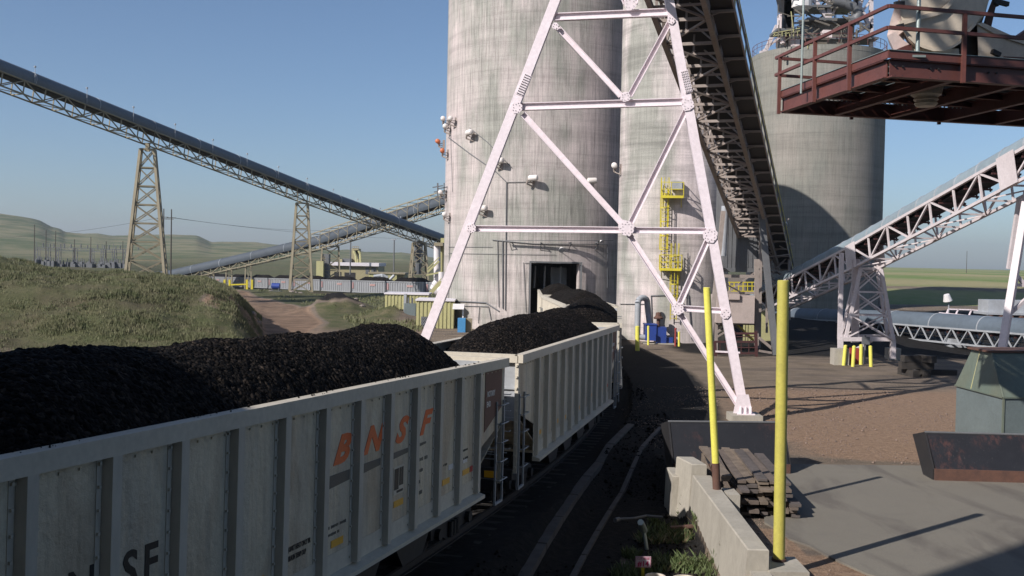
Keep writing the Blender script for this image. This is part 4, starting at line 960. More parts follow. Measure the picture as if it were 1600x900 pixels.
# ------------------------------------------------------------------ generic covered conveyor: bottom points list, trusses, half pipe
def conveyor(t, P, w, h, rad, st, steel, cover, chord=.16, web=.11, out_rib=True, idl=True, cover_z=.0, side_v=False, belts=(.35,.93), a0=.15, top=True):
    up = Vector((0,0,1)); segs = []
    for a, b_ in zip(P[:-1], P[1:]):
        a, b_ = Vector(a), Vector(b_); d = (b_-a); L = d.length; d.normalize(); s = d.cross(up).normalized(); n = s.cross(d).normalized(); segs.append((a, b_, d, L, s, n))
    for sd in (-w/2, w/2):
        mb = MB()
        for a, b_, d, L, s, n in segs:
            mb.bar(a+s*sd, b_+s*sd, chord, chord, up=n); mb.bar(a+s*sd+n*h, b_+s*sd+n*h, chord, chord, up=n)
            k = max(1, round(L/st)); q = L/k
            for i in range(k+1):
                p = a+d*(q*i)+s*sd
                if not side_v: mb.bar(p, p+n*h, web, web)
                if i < k:
                    if side_v: mb.bar(p, p+d*q/2+n*h, web, web); mb.bar(p+d*q/2+n*h, p+d*q, web, web)
                    elif i % 2: mb.bar(p, p+d*q+n*h, web, web)
                    else: mb.bar(p+n*h, p+d*q, web, web)
        mb.build('side_truss', steel, t)
    mb = MB()
    for a, b_, d, L, s, n in segs:
        k = max(1, round(L/st)); q = L/k
        for i in range(k+1):
            p = a+d*(q*i); mb.bar(p-s*w/2, p+s*w/2, web, web)
            if i < k: sg = 1 if i % 2 else -1; mb.bar(p-s*w/2*sg, p+d*q+s*w/2*sg, web*.7, web*.7)
    mb.build('cross_bracing', steel, t); mb = MB()
    for a, b_, d, L, s, n in segs:
        k = max(1, round(L/st)); q = L/k
        for i in range(k+1): p = a+d*(q*i); mb.bar(p-s*w/2+n*h, p+s*w/2+n*h, web, web)
    mb.build('top_beams', steel, t)['kind'] = 'stuff'
    mb = MB()
    for a, b_, d, L, s, n in segs:
        for z in [h*q for q in belts]:
            vs = [a-s*w*.36+n*z, b_-s*w*.36+n*z, b_+s*w*.36+n*z, a+s*w*.36+n*z]; vs += [v+n*.05 for v in vs]
            mb.add(vs, [(0,3,2,1), (4,5,6,7), (0,1,5,4), (1,2,6,5), (2,3,7,6), (3,0,4,7)])
    mb.build('belt', M['belt'], t)
    if idl:
        mb = MB()
        for a, b_, d, L, s, n in segs:
            for i in range(int(L/1.25)):
                p = a+d*(i*1.25+.5)+n*h*.90; mb.tube(p-s*w*.42, p+s*w*.42, .08, 6); mb.bar(p-s*w*.46-n*.18, p+s*w*.46-n*.18, .1, .1); mb.bar(p-s*w*.4-n*.3, p-s*w*.4, .07, .07)
        mb.build('idlers', M['dark_red'], t)['kind'] = 'stuff'
    mb = MB(); mr = MB(); rst = st*(.75 if rad < .9 else 3)
    for a, b_, d, L, s, n in segs:
        mb.half(a+n*(h+.12+cover_z), b_+n*(h+.12+cover_z), rad, 14, a0=-a0, a1=PI+a0, up=n)
        if out_rib:
            k = max(1, int(L/rst))
            for i in range(k+1):
                p = a+d*(L*i/k)+n*(h+.12+cover_z); mr.half(p-d*.04, p+d*.04, rad+.035, 14, a0=-a0, a1=PI+a0, t=.04, up=n)
    c_ = mb.build('belt_cover', cover, t, True)
    if out_rib: mr.build('cover_bands', M['pale_grey'], c_)

# ------------------------------------------------------------------ right hand conveyor (white)
c1 = wt('inclined_conveyor', 'white truss conveyor with pale half round cover climbing to the right edge', 'conveyor')
def PV(px, py, d): return U(px, py, d)
R1, R0 = PV(1165, 506, 88), PV(1352, 419, 67.5)
R2 = R0+(PV(1600, 293, 51.5)-R0)*1.45
R1 = R0+(R1-R0)
conveyor(c1, [R1, R0, R2], 1.8, 1.48, .80, 2.5, M['shaded_white'], M['cover_pale'], .16, .10, belts=(.84,.95))
dd = (R2-R0).normalized()
def plate(t, c_, w, h, side):
    s = dd.cross(Vector((0,0,1))).normalized()*side; n = (dd.cross(Vector((0,0,1))).normalized()).cross(dd)
    mb = MB(); p = c_+s; mb.prism([p-dd*w/2-n*.1, p+dd*w/2-n*.1, p+dd*w/2+n*h, p-dd*w/2+n*h], s.normalized()*.04); mb.build('gusset_plate', M['shaded_white'], t)
for sd in (-1.0, 1.0): plate(c1, R0+dd*.1, 1.35, 1.62, sd)
Rb = R0+(PV(1600, 293, 51.5)-R0)*1.02
for sd in (-1.06, 1.06): plate(c1, Rb, 1.4, 1.62, sd)
c1s = [o for o in c1.children]
mb = MB(); mb.box(R0+dd*4+Vector((0,0,1.9)), (.5, .4, .5)); mb.build('pull_switch', M['red_sign'], c1)
# bent A: lattice tower on concrete blocks
def bent(t, top, w_top, w_bot, ztop, zbot, n, steel, leg=.2, web=.11, xdir=Vector((1,0,0)), dep_t=1.2, dep_b=1.6, inner=True):
    yd = Vector((0,0,1)).cross(xdir).normalized(); lm = {}
    c_ = lambda f, i, j: Vector((top.x, top.y, 0))+xdir*((w_bot+(w_top-w_bot)*f)/2*i)+yd*((dep_b+(dep_t-dep_b)*f)/2*j)+Vector((0,0,zbot+(ztop-zbot)*f))
    for i in (-1, 1):
        for j in (-1, 1): MB().bar(c_(0, i, j), c_(1, i, j), leg, leg).build('leg', steel, t)
    mb = MB(); fr = [1-(1-k/n)**1.0 for k in range(n+1)]
    for k in range(n+1):
        for (i, j, i2, j2) in ((-1,-1,1,-1), (-1,1,1,1), (-1,-1,-1,1), (1,-1,1,1)):
            if k > 0: mb.bar(c_(fr[k], i, j), c_(fr[k], i2, j2), web, web)
            if k < n:
                mb.bar(c_(fr[k], i, j), c_(fr[k+1], i2, j2), web*.85, web*.85)
                if inner: mb.bar(c_(fr[k+1], i, j), c_(fr[k], i2, j2), web*.85, web*.85)
    mb.build('bracing', steel, t); return c_
ba = wt('conveyor_support', 'white lattice support bent on concrete blocks beside the yellow bollards', 'support bent')
bc = PV(1356, 480, 67.2); sdir = dd.cross(Vector((0,0,1))).normalized(); sdir = Vector((1, -.15, 0)).normalized()
tz = U(1356, 420, 67.2).z
bent(ba, bc, 1.3, 3.0, tz, U(1350, 528, 67.2).z, 3, M['shaded_white'], .20, .10, sdir, 1.3, 1.6)
mb = MB(); zb = U(1340, 530, 67).z
mb.bar(U(1312, 530, 66.5), U(1398, 530, 66.5), .26, .26); mb.bar(U(1312, 525, 68), U(1398, 525, 68), .2, .2)
for x in (1313, 1395): mb.bar(U(x, 530, 66.5), U(x, 566 if x < 1350 else 560, 66.5), .3, .3)
mb.bar(U(1315, 556, 66.6), U(1362, 533, 66.6), .14); mb.build('base_frame', M['shaded_white'], ba)
p = G(1312, 570, 0); MB().b2((p.x-.45, p.y-.3, -.1), (p.x+.5, p.y+.6, 1.05)).build('footing', M['concrete'], ba)
p = G(1396, 562, 0); MB().b2((p.x-.4, p.y-.3, -.1), (p.x+.4, p.y+.6, .8)).build('footing', M['concrete'], ba)
mb = MB(); mb.bar(U(1315, 395, 66.8), U(1312, 530, 66.8), .26, .26); mb.bar(U(1337, 405, 67), U(1336, 535, 68), .5, .15); mb.build('post', M['shaded_white'], ba)
bb = wt('conveyor_support', 'white raking support legs near the right edge, behind the green steel box', 'support bent')
mb = MB(); mb.bar(U(1606, 300, 51.5), U(1566, 545, 49.5), .34, .30); mb.build('leg', M['shaded_white'], bb)
MB().bar(U(1593, 310, 52.5), U(1576, 420, 53), .2).build('brace', M['shaded_white'], bb); mb = MB(); mb.bar(U(1566, 545, 49.5), U(1560, 620, 49.0), .34, .30); mb.build('leg', M['shaded_white'], bb)
mb = MB(); mb.bar(U(1640, 300, 53), U(1650, 610, 50), .42, .36); mb.build('leg', M['shaded_white'], bb)
mb = MB(); mb.bar(U(1588, 430, 50.6), U(1650, 500, 50.8), .16); mb.bar(U(1578, 490, 50.2), U(1645, 430, 50.8), .16); mb.bar(U(1586, 445, 50.6), U(1642, 448, 50.8), .16); mb.build('bracing', M['shaded_white'], bb)

# ------------------------------------------------------------------ low level conveyor
c2 = wt('ground_conveyor', 'long low conveyor with blue grey cover running level across the right side', 'conveyor')
A_, B_, C_ = PV(1205, 512, 112), PV(1400, 526, 88), PV(1600, 546, 73)
C2_ = B_+(C_-B_)*1.5
conveyor(c2, [A_, B_, C2_], 1.9, 1.15, .98, 1.9, M['pale_grey'], M['cover'], .13, .09, idl=True, side_v=True)
mb = MB()
for px, yb in ((1285, 560), (1452, 575), (1497, 590), (1660, 600)):
    t_ = (px-1400)/200.; d = 88-15*t_ if px > 1400 else 88+24*(1400-px)/195.
    a = PV(px, 530 if px < 1450 else 540, d); mb.bar(a, (a.x, a.y, gz(a.x, a.y)-.1), .2, .2)
mb.build('post', M['pale_grey'], c2)
mb = MB(); a, b_ = PV(1497, 545, 80.5), PV(1520, 545, 79); mb.bar((a.x, a.y, 1.), (b_.x, b_.y, 2.2), .12); mb.bar((a.x, a.y, 2.2), (b_.x, b_.y, 1.), .12); mb.bar((b_.x, b_.y, 0), (b_.x, b_.y, 2.4), .2)
a = PV(1495, 580, 80); mb.box((a.x, a.y, .45), (1.6, 1.2, .9)); mb.build('trestle', M['pale_grey'], c2)
wkc = wt('access_walkway', 'pale handrailed access walkway behind the low conveyor', 'walkway')
mb = MB(); dW = 96
mb.bar(U(1468, 489, dW), U(1550, 497, dW), .3, .15); mb.bar(U(1482, 483, dW), U(1518, 484, dW), .11); mb.bar(U(1518, 484, dW), U(1545, 487, dW), .11)
for x, y in ((1482, 483), (1497, 483.5), (1518, 484), (1545, 487)): mb.bar(U(x, y, dW), U(x-4, y+9, dW), .11)
a = U(1500, 495, dW); mb.bar(a, (a.x, a.y, gz(a.x, a.y)), .2); a = U(1540, 496, dW); mb.bar(a, (a.x, a.y, gz(a.x, a.y)), .2)
mb.build('frame', M['white_steel'], wkc)
fl = thing('floodlight', U(1482, 489, dW), 'white floodlight with drum shade on a post behind the low conveyor', 'floodlight', 'floodlights around the plant')
mb = MB(); mb.tube((0,0,0), (0,0,1.1), .06, 6); mb.build('post', M['pale_grey'], fl); mb = MB(); mb.tube((-.1,0,1.15), (-.28,-.1,1.75), .42, 12, .26); mb.build('lamp_housing', M['white_paint'], fl)
# machinery shapes at far right, behind raking leg
sk = wt('machinery_skid', 'grey machinery skid with rusty belts at the far right behind the raking leg', 'machinery')
mb = MB(); p = U(1590, 480, 90)
mb.b2((p.x-2.6, p.y, p.z-.5), (p.x+4, p.y+2, p.z+.6)); mb.b2((p.x-2.9, p.y-.3, p.z-.7), (p.x+4, p.y+2.2, p.z-.5)); mb.build('housing', M['pale_grey'], sk)
mb = MB()
for k in range(7): mb.tube((p.x-2.5+k*.9, p.y-.5, p.z-.9), (p.x-2.5+k*.9, p.y+1.8, p.z-.9), .16, 8)
for k in range(4): mb.bar((p.x-2.5+k*1.8, p.y, p.z-.7), (p.x-2.5+k*1.8, p.y, gz(p.x, p.y)-.1), .18)
mb.build('rollers', M['rust'], sk)

# ------------------------------------------------------------------ yellow bollards by the bent
for k, (x0, y0, x1, y1, lb) in enumerate(((1321, 540, 1318, 571, 'yellow bollard nearest the concrete footing, leftmost of four'), (1334.5, 541, 1332.5, 573, 'yellow bollard just left of the red box'), (1345.5, 539, 1345, 570, 'yellow bollard just right of the red box'), (1360, 541, 1361, 573, 'yellow bollard furthest from the footing, rightmost of four'))):
    a = G(x1, y1, 0); t = thing('bollard', a, lb, 'bollard', 'short yellow bollards under the white conveyor')
    b_ = U(x0, y0, a.y); mb = MB(); mb.tube((0,0,-.1), b_-a, .115, 12); q = (b_-a); mb.tube(q, q+Vector((0,0,.05)), .115, 12, .03); mb.build('pipe', M['yellow_pole'], t, True)
rb = wt('hose_cabinet', 'small red cabinet standing between the four yellow bollards', 'cabinet')
a = G(1339, 570, 0); MB().b2((a.x-.3, a.y+.4, .0), (a.x+.25, a.y+.7, 1.05)).build('cabinet', M['red_sign'], rb); mb = MB(); mb.b2((a.x+.62, a.y+.5, 0), (a.x+.72, a.y+.6, 1.9)); mb.b2((a.x+.45, a.y+.45, 1.3), (a.x+.95, a.y+.55, 1.8)); mb.build('post', M['grey_steel'], rb)
for px, y0, y1, lb in ((1003.5, 510, 548, 'yellow bollard left of the blue blower, reaching up the grey duct'), (1013, 510, 539, 'yellow bollard in front of the blue blower'), (1061, 519, 541, 'yellow bollard right of the blue blower')):
    a = G(px if px > 1005 else 996, y1, 0); t = thing('bollard', a, lb, 'bollard', 'yellow bollards around the blue blower')
    b_ = U(px if px > 1005 else 996, y0, a.y); mb = MB(); w = .16 if px < 1005 else .09; mb.tube((0,0,-.1), b_-a, w, 12); mb.tube(b_-a, b_-a+Vector((0,0,.05)), w, 12, .03); mb.build('pipe', M['yellow_pole'], t, True)
a = G(1055, 541, 0); t = thing('standpipe', a, 'thin red standpipe left of the rightmost bollard by the blower', 'standpipe'); mb = MB(); mb.tube((0,0,0), (0,0,1.3), .07, 10); mb.tube((0,0,1.3), (0,0,1.4), .10, 10); mb.build('pipe', M['red_sign'], t)
# ------------------------------------------------------------------ two long yellow poles on the concrete wall
def pole(px0, y0, px1, y1, z, r, lb, rusty, pm='yellow_pole'):
    a = G(px1, y1, z); b_ = U(px0, y0, a.y); t = thing('yellow_pole', a, lb, 'pole', 'tall yellow poles by the concrete wall'); q = b_-a
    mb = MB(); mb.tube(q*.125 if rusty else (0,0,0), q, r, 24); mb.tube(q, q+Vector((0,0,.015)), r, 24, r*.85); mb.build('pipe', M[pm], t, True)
    mb = MB()
    if rusty: mb.tube((0,0,-.05), q*.127, r*1.12, 20); mb.build('rusty_sleeve', M['rust'], t, True)
    else: mb.tube((0,0,0), (0,0,.05), r*1.25, 20); mb.build('collar', M['rust'], t)
    return a
pa = pole(1104.5, 450, 1120, 763, .72, .088, 'thinner yellow pole with a rusty foot, leaning left on the wall top', True)
zpb = .30
pb = pole(1224, 439, 1217, 876, zpb, .116, 'thick upright yellow pole on its own footing, nearest the camera', False, 'dull_yellow')
t = thing('pole_footing', (pb.x, pb.y, 0), 'low concrete footing block under the thick yellow pole', 'footing block'); MB().b2((-.38, -.75, -.6), (.40, .30, zpb-.002)).build('block', M['concrete'], t)
# ------------------------------------------------------------------ concrete retaining wall
cw = wt('concrete_wall', 'stepped concrete retaining wall running beside the tracks', 'wall')
w1 = G(1082, 742, .70); w2 = G(1098, 742, .70); w3 = G(1172, 858, .70); w4 = G(1210, 866, .70)
xl0, xr0, yf = w1.x, w2.x+.22, w1.y; xl1, xr1, yn = w3.x-.05, w4.x-.02, w3.y
def wallblock(x0, x1, X0, X1, ya, yb, z0, z1, slope=.10, nm='segment'):
    mb = MB(); b = .025
    mb.add([(x0-slope, ya, z0), (X0+.0, ya, z0), (X1, yb, z0), (x1-slope, yb, z0), (x0, ya, z1-b), (X0, ya, z1-b), (X1, yb, z1-b), (x1, yb, z1-b),
            (x0+b, ya+b, z1), (X0-b, ya+b, z1), (X1-b, yb-b, z1), (x1+b, yb-b, z1)],
           [(0,3,2,1), (0,1,5,4), (1,2,6,5), (2,3,7,6), (3,0,4,7), (4,5,9,8), (5,6,10,9), (6,7,11,10), (7,4,8,11), (8,9,10,11)])
    return mb.build(nm, M['concrete'], cw)
wallblock(xl1, xl0, xr1, xr0, yn-.0, yf, -.9, .70)
wa1 = G(1057, 713, .98); wa2 = G(1077, 713, .98)
wallblock(xl0-.02, wa1.x, xr0-.12, wa2.x+.12, yf+.02, wa1.y, -.9, .98)
wa3 = G(1040, 726, .55)
wallblock(wa3.x, wa3.x, wa3.x+.28, wa3.x+.28, wa1.y-.3, wa1.y+.9, -.9, .50, .04)
MB().b2((xr0+.0, pa.y-.42, .0), (xr0+.30, pa.y+.35, .66)).build('buttress', M['concrete'], cw)
MB().b2((xl1+.05, 12, -.9), (xr1, yn-.01, .28)).build('segment', M['concrete'], cw)
# ------------------------------------------------------------------ stack of old planks behind the wall
wp = wt('plank_stack', 'weathered grey plank stack between the two yellow poles', 'plank stack')
n0, n1 = G(1150, 800, .08), G(1232, 806, .08); rs = random.Random(4)
dirp = (G(1110, 722, .7)-G(1148, 776, .7)); dirp.z = 0; dirp.normalize(); sid = Vector((dirp.y, -dirp.x, 0))
if sid.x < 0: sid = -sid
org = Vector((n0.x, n0.y, 0)); L = 4.3
mw = [worn('wood_%d' % k, c_, d_, .85, 0, 3.5, .8, (.03,.025,.02), .66) for k, (c_, d_) in enumerate((((.16,.125,.10), (.07,.055,.045)), ((.21,.165,.125), (.09,.07,.05)), ((.12,.10,.09), (.05,.045,.04))))]
lay = 0
for z in np.arange(.10, .84, .10):
    w = 0; off_ = -.1+.02*lay
    while w < 1.55-.06*lay:
        pw = rs.uniform(.16, .30); a = org+sid*(w+off_+pw/2)+dirp*rs.uniform(-.45, .35)+Vector((0,0,z+rs.uniform(-.01, .015))); yaw = rs.uniform(-.035, .035)
        dq = (dirp+sid*yaw).normalized(); b_ = a+dq*(L+rs.uniform(-.7, .3))+Vector((0,0,rs.uniform(-.02, .04)))
        mb = MB(); mid = (a+b_)/2+Vector((0,0,rs.uniform(-.02, .03))); hh = rs.uniform(.05, .085)
        mb.bar(a, mid, pw*.93, hh, up=(0,0,1)); mb.bar(mid, b_, pw*.93, hh, up=(0,0,1))
        mb.build('plank', mw[rs.randrange(3)], wp); w += pw+rs.uniform(0, .03)
    lay += 1
for k in range(5):
    a = org+sid*rs.uniform(-.3, 1.2)+Vector((0,0,.84+.03*k)); b_ = a+(dirp+sid*rs.uniform(-.12, .10)).normalized()*L*.95; MB().bar(a, b_, .24, .06, up=(0,0,1)).build('plank', mw[k % 3], wp)
mb = MB(); a = org-sid*.38+dirp*.5+Vector((0,0,.35)); mb.bar(a, a+dirp*3.2+Vector((0,0,.35)), .05, .32, up=(0,0,1)); mb.build('plank', mw[1], wp)
# ------------------------------------------------------------------ loader bucket edges
def scraped(name):
    m, nt, b = newmat(name); N = NT(nt); v = N.pos(); vs = N.pos((1.2, 1, .25)); n1 = N.noise(v, .55, 5, .6); n2 = N.noise(vs, 5, 8, .75); n3 = N.noise(v, 3, 5, .65)
    g = N.math('MULTIPLY', N.ramp(n1, [(.52, 0), (.62, 1)]), N.ramp(n2, [(.48, 0), (.60, 1)]))
    c0 = N.mix(n3, (.014,.015,.019), (.030,.031,.036)); c0 = N.mix(N.math('MULTIPLY', g, .6), c0, (.13,.060,.050))
    c0 = N.mix(N.math('MULTIPLY', N.ramp(N.noise(vs, 16, 6, .8), [(.62, 0), (.66, 1)]), .35), c0, (.24,.20,.19))
    N.l(c0, b.inputs['Base Color']); b.inputs['Roughness'].default_value = .5; b.inputs['Metallic'].default_value = .2; N.bump(n2, .2, .01, b); return m
M['scraped'] = scraped('scraped_steel')
def blade(lb, pA, pB, lean, hgt, lip):
    t = wt('loader_bucket', lb, 'loader bucket'); u = (pB-pA); u.z = 0; Lb = u.length; u.normalize(); bk = Vector((-u.y, u.x, 0)); 
    if bk.y < 0: bk = -bk
    P = lambda a, b_, z: pA+u*a+bk*b_+Vector((0,0,z-pA.z))
    mb = MB(); mb.prism([P(0.02, 0, lip), P(.02, lean, hgt), P(.02, lean+.05, hgt), P(.02, .06, lip)], u*(Lb-.04)); mb.prism([P(.02, lean, hgt), P(.02, lean+1.0, hgt-.25), P(.02, lean+1.0, hgt-.31), P(.02, lean, hgt-.06)], u*(Lb-.04)); mb.prism([P(.02, lean+.95, hgt-.3), P(.02, lean+1.0, hgt-.3), P(.02, .8, .05), P(.02, .74, .05)], u*(Lb-.04)); mb.build('shell', M['scraped'], t)
    MB().prism([P(-.01, -.03, 0.02), P(-.01, -.03, lip+.02), P(-.01, .05, lip+.02), P(-.01, .05, .02)], u*(Lb+.02)).build('cutting_edge', M['rust'], t)
    for a in (-.05, Lb): MB().prism([P(a, .05, .02), P(a, .05, lip), P(a, lean, hgt+.02), P(a, lean+1.0, hgt-.22), P(a, .8, .02)], u*.05).build('side_plate', M['black_steel'], t)
    mb = MB(); mb.tube(P(-.05, lean, hgt+.01), P(Lb+.05, lean, hgt+.01), .035, 8); mb.build('top_edge', M['grey_steel'], t)
b1a, b1b = G(1054, 742, .0), G(1231, 742, .0); blade('black steel loader bucket with a red scrape, behind the plank stack', Vector((b1a.x, 30.0, 0)), Vector((b1b.x+.05, 30.25, 0)), .75, 1.45, .30)
b2a = G(1461, 750, .05); blade('black scraped loader bucket with rusty lip at the right edge', Vector((b2a.x, b2a.y, .05)), Vector((b2a.x+4.2, b2a.y-.15, .05)), .8, 1.32, .36)
# ------------------------------------------------------------------ green steel box with chamfered top
gb = wt('steel_bin', 'faded green steel bin with sloped top faces at the right edge', 'steel bin')
N_, RL_, NR_, RR_ = Vector((16.45, 33.7, 0)), Vector((16.27+.1, 37.1, 0)), Vector((21.2, 34.4, 0)), Vector((21.0, 37.7, 0)); z1 = 2.02; z2 = 3.42
Zv = lambda v, z: Vector((v.x, v.y, z))
tN, tRL, tNR, tRR = Vector((U(1550, 546, 34.9).x, 34.9, z2)), Vector((U(1519, 546, 36.4).x, 36.4, z2)), Vector((20.8, 35.3, z2)), Vector((20.6, 36.9, z2))
mb = MB(); mb.add([Zv(v, 0) for v in (RL_, N_, NR_, RR_)]+[Zv(v, z1) for v in (RL_, N_, NR_, RR_)], [(0,1,5,4), (1,2,6,5), (2,3,7,6), (3,0,4,7)]); mb.build('lower_shell', M['blue_box'], gb)
cen = (N_+RL_+NR_+RR_)/4; o4 = [Zv(v+(v-cen).normalized()*.05, z1+.004) for v in (RL_, N_, NR_, RR_)]
mb = MB(); mb.add(o4+[tRL, tN, tNR, tRR], [(0,1,5,4), (1,2,6,5), (2,3,7,6), (3,0,4,7), (0,3,2,1)]); mb.build('sloped_top', M['green_box'], gb)
mb = MB(); l4 = [v+(v-Zv(cen, z2)).normalized()*.16+Vector((0,0,.004)) for v in (tRL, tN, tNR, tRR)]; mb.prism([l4[0], l4[3], l4[2], l4[1]][::-1], (0,0,.07)); mb.build('lid', M['rust'], gb)
mb = MB(); mb.bar(o4[0], o4[1], .05, .05); mb.bar(o4[1], o4[2], .05, .05); mb.bar(Zv(N_, 0), Zv(N_, z1), .06, .06); mb.bar(o4[1], tN, .06, .06); mb.build('seam_trim', M['green_box'], gb)
mb = MB(); q0 = o4[1].lerp(o4[2], .3); mb.tube(o4[0].lerp(o4[1], .35), tRL.lerp(tN, .42), .02, 6); mb.build('weld_bead', M['pale_yellow'], gb)
# ------------------------------------------------------------------ stacked timbers
for k, (px, py, z, dim, yaw, lb) in enumerate(((1432, 588, .22, (2.0, .42, .40), .1, 'dark sawn timber lying lowest and nearest in the timber pile'), (1420, 578, .0, (.42, 1.6, .40), .2, 'dark timber block at the left underside of the timber pile'), (1443, 580, .0, (.42, 1.6, .42), -.1, 'dark timber block at the right underside of the timber pile'),
     (1424, 572, .85, (1.2, .40, .38), .25, 'dark timber lying top left on the timber pile'), (1445, 571, .85, (.45, 1.3, .40), .5, 'dark timber end on top right of the timber pile'), (1478, 583, .0, (1.9, .4, .34), -.05, 'pale topped timber lying right of the timber pile'))):
    a = G(px, py, 0); base = {0: .42, 3: .84, 4: .84}.get(k, 0.0); yy = 59.5
    a = Vector((U(px, 560, yy).x, yy+(0 if k not in (5,) else .8), base)); t = thing('timber_block', a, lb, 'timber', 'heavy timbers piled on the yard'); mb = MB()
    mb.box((0,0,dim[2]/2), dim, Matrix.Rotation(yaw, 3, 'Z')); mb.build('timber', M['tie_wood'], t)
# ------------------------------------------------------------------ channel kerbs between train and wall
for (a, b_, w, lb) in (((985, 685), (828, 902), .26, 'pale concrete kerb nearer the train, edging the dusty channel'), ((1031, 690), (900, 902), .13, 'thinner concrete kerb nearer the wall, edging the dusty channel')):
    p, q = G(*a, -.50), G(*b_, -.50); q = p+(q-p)*1.15; t = wt('channel_kerb', lb, 'kerb', 'kerbs of the channel beside the train'); mb = MB(); n = 9
    bow = lambda f_: p.lerp(q, f_)+Vector((1, 0, 0))*(-.45*4*f_*(1-f_)*.5)
    for k in range(n): e0, e1 = bow(k/n), bow((k+1)/n-.004); e0.z = gz(e0.x, e0.y)+.06; e1.z = gz(e1.x, e1.y)+.06; mb.bar(e0-Vector((0,0,.12)), e1-Vector((0,0,.12)), w, .26, up=(0,0,1))
    mb.build('kerb', worn('kerb_dusty', (.12,.11,.10), (.035,.032,.03), .9, 0, 2, .6), t)
# ------------------------------------------------------------------ sign, pots, pipe, weeds at the bottom
sg = wt('number_sign', 'small pale sign with red #14 on a yellow stake', 'sign')
gq = G(1005, 905, -.45); dS = gq.y; c_ = U(1005, 878, dS); mb = MB(); mb.box(c_, (.33, .012, .235)); s_ = mb.build('sign_panel', M['sign_face'], sg)
mb = MB()
for dz in (-.108, .108): mb.box(c_+Vector((0,-.008,dz)), (.32, .004, .006))
for dx in (-.155, .155): mb.box(c_+Vector((dx,-.008,0)), (.006, .004, .22))
mb.build('border', M['magenta'], s_)
text('#14', .15, M['magenta'], s_, Matrix.Translation(c_+Vector((0, -.009, -.04))) @ RSIDE, bold=.004)
text('CUT HOSE', .055, M['magenta'], s_, Matrix.Translation(c_+Vector((0, -.009, .07))) @ RSIDE)
MB().b2((c_.x-.03, c_.y+.008, -.7), (c_.x+.03, c_.y+.03, c_.z-.05)).build('stake', M['yellow'], sg)
for px, py, r, lb in ((1024, 902, .20, 'pale plastic pot rim nearer the number sign'), (1070, 906, .25, 'larger pale plastic pot rim, right of the other one')):
    a = G(px, py, -.35); a.z = -.62; t = thing('plastic_pot', a, lb, 'pot', 'pale pots in the weeds'); mb = MB(); mb.lathe([(r*.8, 0), (r, .27), (r+.015, .30), (r-.015, .30), (r-.03, .26), (r*.78, .04)], n=28); mb.build('pot', M['pot'], t, True)
    mb = MB(); mb.lathe([(0, .2), (r*.93, .19)], n=20); mb.build('soil', M['tie_wood'], t)
t = wt('vent_pipe', 'grey bent vent pipe sticking up in the weeds', 'pipe'); a = G(1012, 852, -.5); b_ = U(1006, 828, a.y+.1); c2_ = U(1001, 816, a.y-.3); mb = MB(); mb.tube(a-Vector((0,0,.2)), b_, .045, 10); mb.tube(b_+(b_-c2_)*.1, c2_, .085, 12, .075); mb.build('pipe', M['galv'], t)
t = wt('rusty_scrap', 'rusty scrap strip at the foot of the concrete wall', 'scrap'); a = G(1078, 828, -.5); mb = MB(); mb.bar(a+Vector((-.5, -.05, .05)), a+Vector((.42, .1, .1)), .16, .07); mb.bar(a+Vector((-.1, -.1, .1)), a+Vector((.42, -.08, .16)), .12, .04); mb.build('strip', M['rust'], t)
t = wt('old_hose', 'pale hose end lying over the dark channel edge', 'hose'); mb = MB(); P = [G(x, y, -.32) for x, y in ((961, 813), (967, 811), (990, 810), (1010, 806), (1035, 808))]; mb.path([P[0], P[1]], .06, 8); mb.path(P[1:], .035, 8); mb.build('hose', M['grey_steel'], t)
# tufts
def tufts(name, spots, n, hmin, hmax, spread, mat, lb, cat):
    rs = np.random.RandomState(len(name)+n); vs = []; fs = []
    for (x, y, r) in spots:
        for k in range(n):
            a = rs.rand()*2*PI; rr = r*math.sqrt(rs.rand()); bx, by = x+rr*math.cos(a), y+rr*math.sin(a); bz = gz(bx, by)-.02
            h = rs.uniform(hmin, hmax); an = rs.rand()*2*PI; w = h*.10; lx, ly = rs.uniform(-spread, spread)*h, rs.uniform(-spread, spread)*h
            i = len(vs); vs += [(bx-w*math.cos(an), by-w*math.sin(an), bz), (bx+w*math.cos(an), by+w*math.sin(an), bz), (bx+lx*.5+w*.8*math.cos(an), by+ly*.5+w*.8*math.sin(an), bz+h*.6), (bx+lx, by+ly, bz+h)]; fs += [(i, i+1, i+2), (i, i+2, i+3)]
    me = bpy.data.meshes.new(name); me.from_pydata(vs, [], fs); me.materials.append(mat); o = bpy.data.objects.new(name, me); col.objects.link(o); o['kind'] = 'stuff'; o['label'] = lb; o['category'] = cat; return o
sp1 = [(G(x, y, -.6).x, G(x, y, -.6).y, r) for x, y, r in ((1015, 845, .35), (1030, 835, .4), (1045, 842, .5), (1055, 830, .5), (1070, 838, .4), (1025, 885, .5), (1045, 880, .5), (1000, 895, .5), (980, 898, .4), (1065, 888, .4), (1085, 882, .5), (1100, 892, .5), (985, 870, .2), (1022, 820, .15), (1068, 808, .15))]
tufts('weeds', sp1, 210, .05, .26, .8, M['plant'], 'green weeds around the small number sign', 'weeds')
tufts('dry_weeds', sp1[2:6]+sp1[:1], 150, .05, .22, 1.2, M['dry_plant'], 'dry straw coloured weeds by the bent pipe', 'weeds')

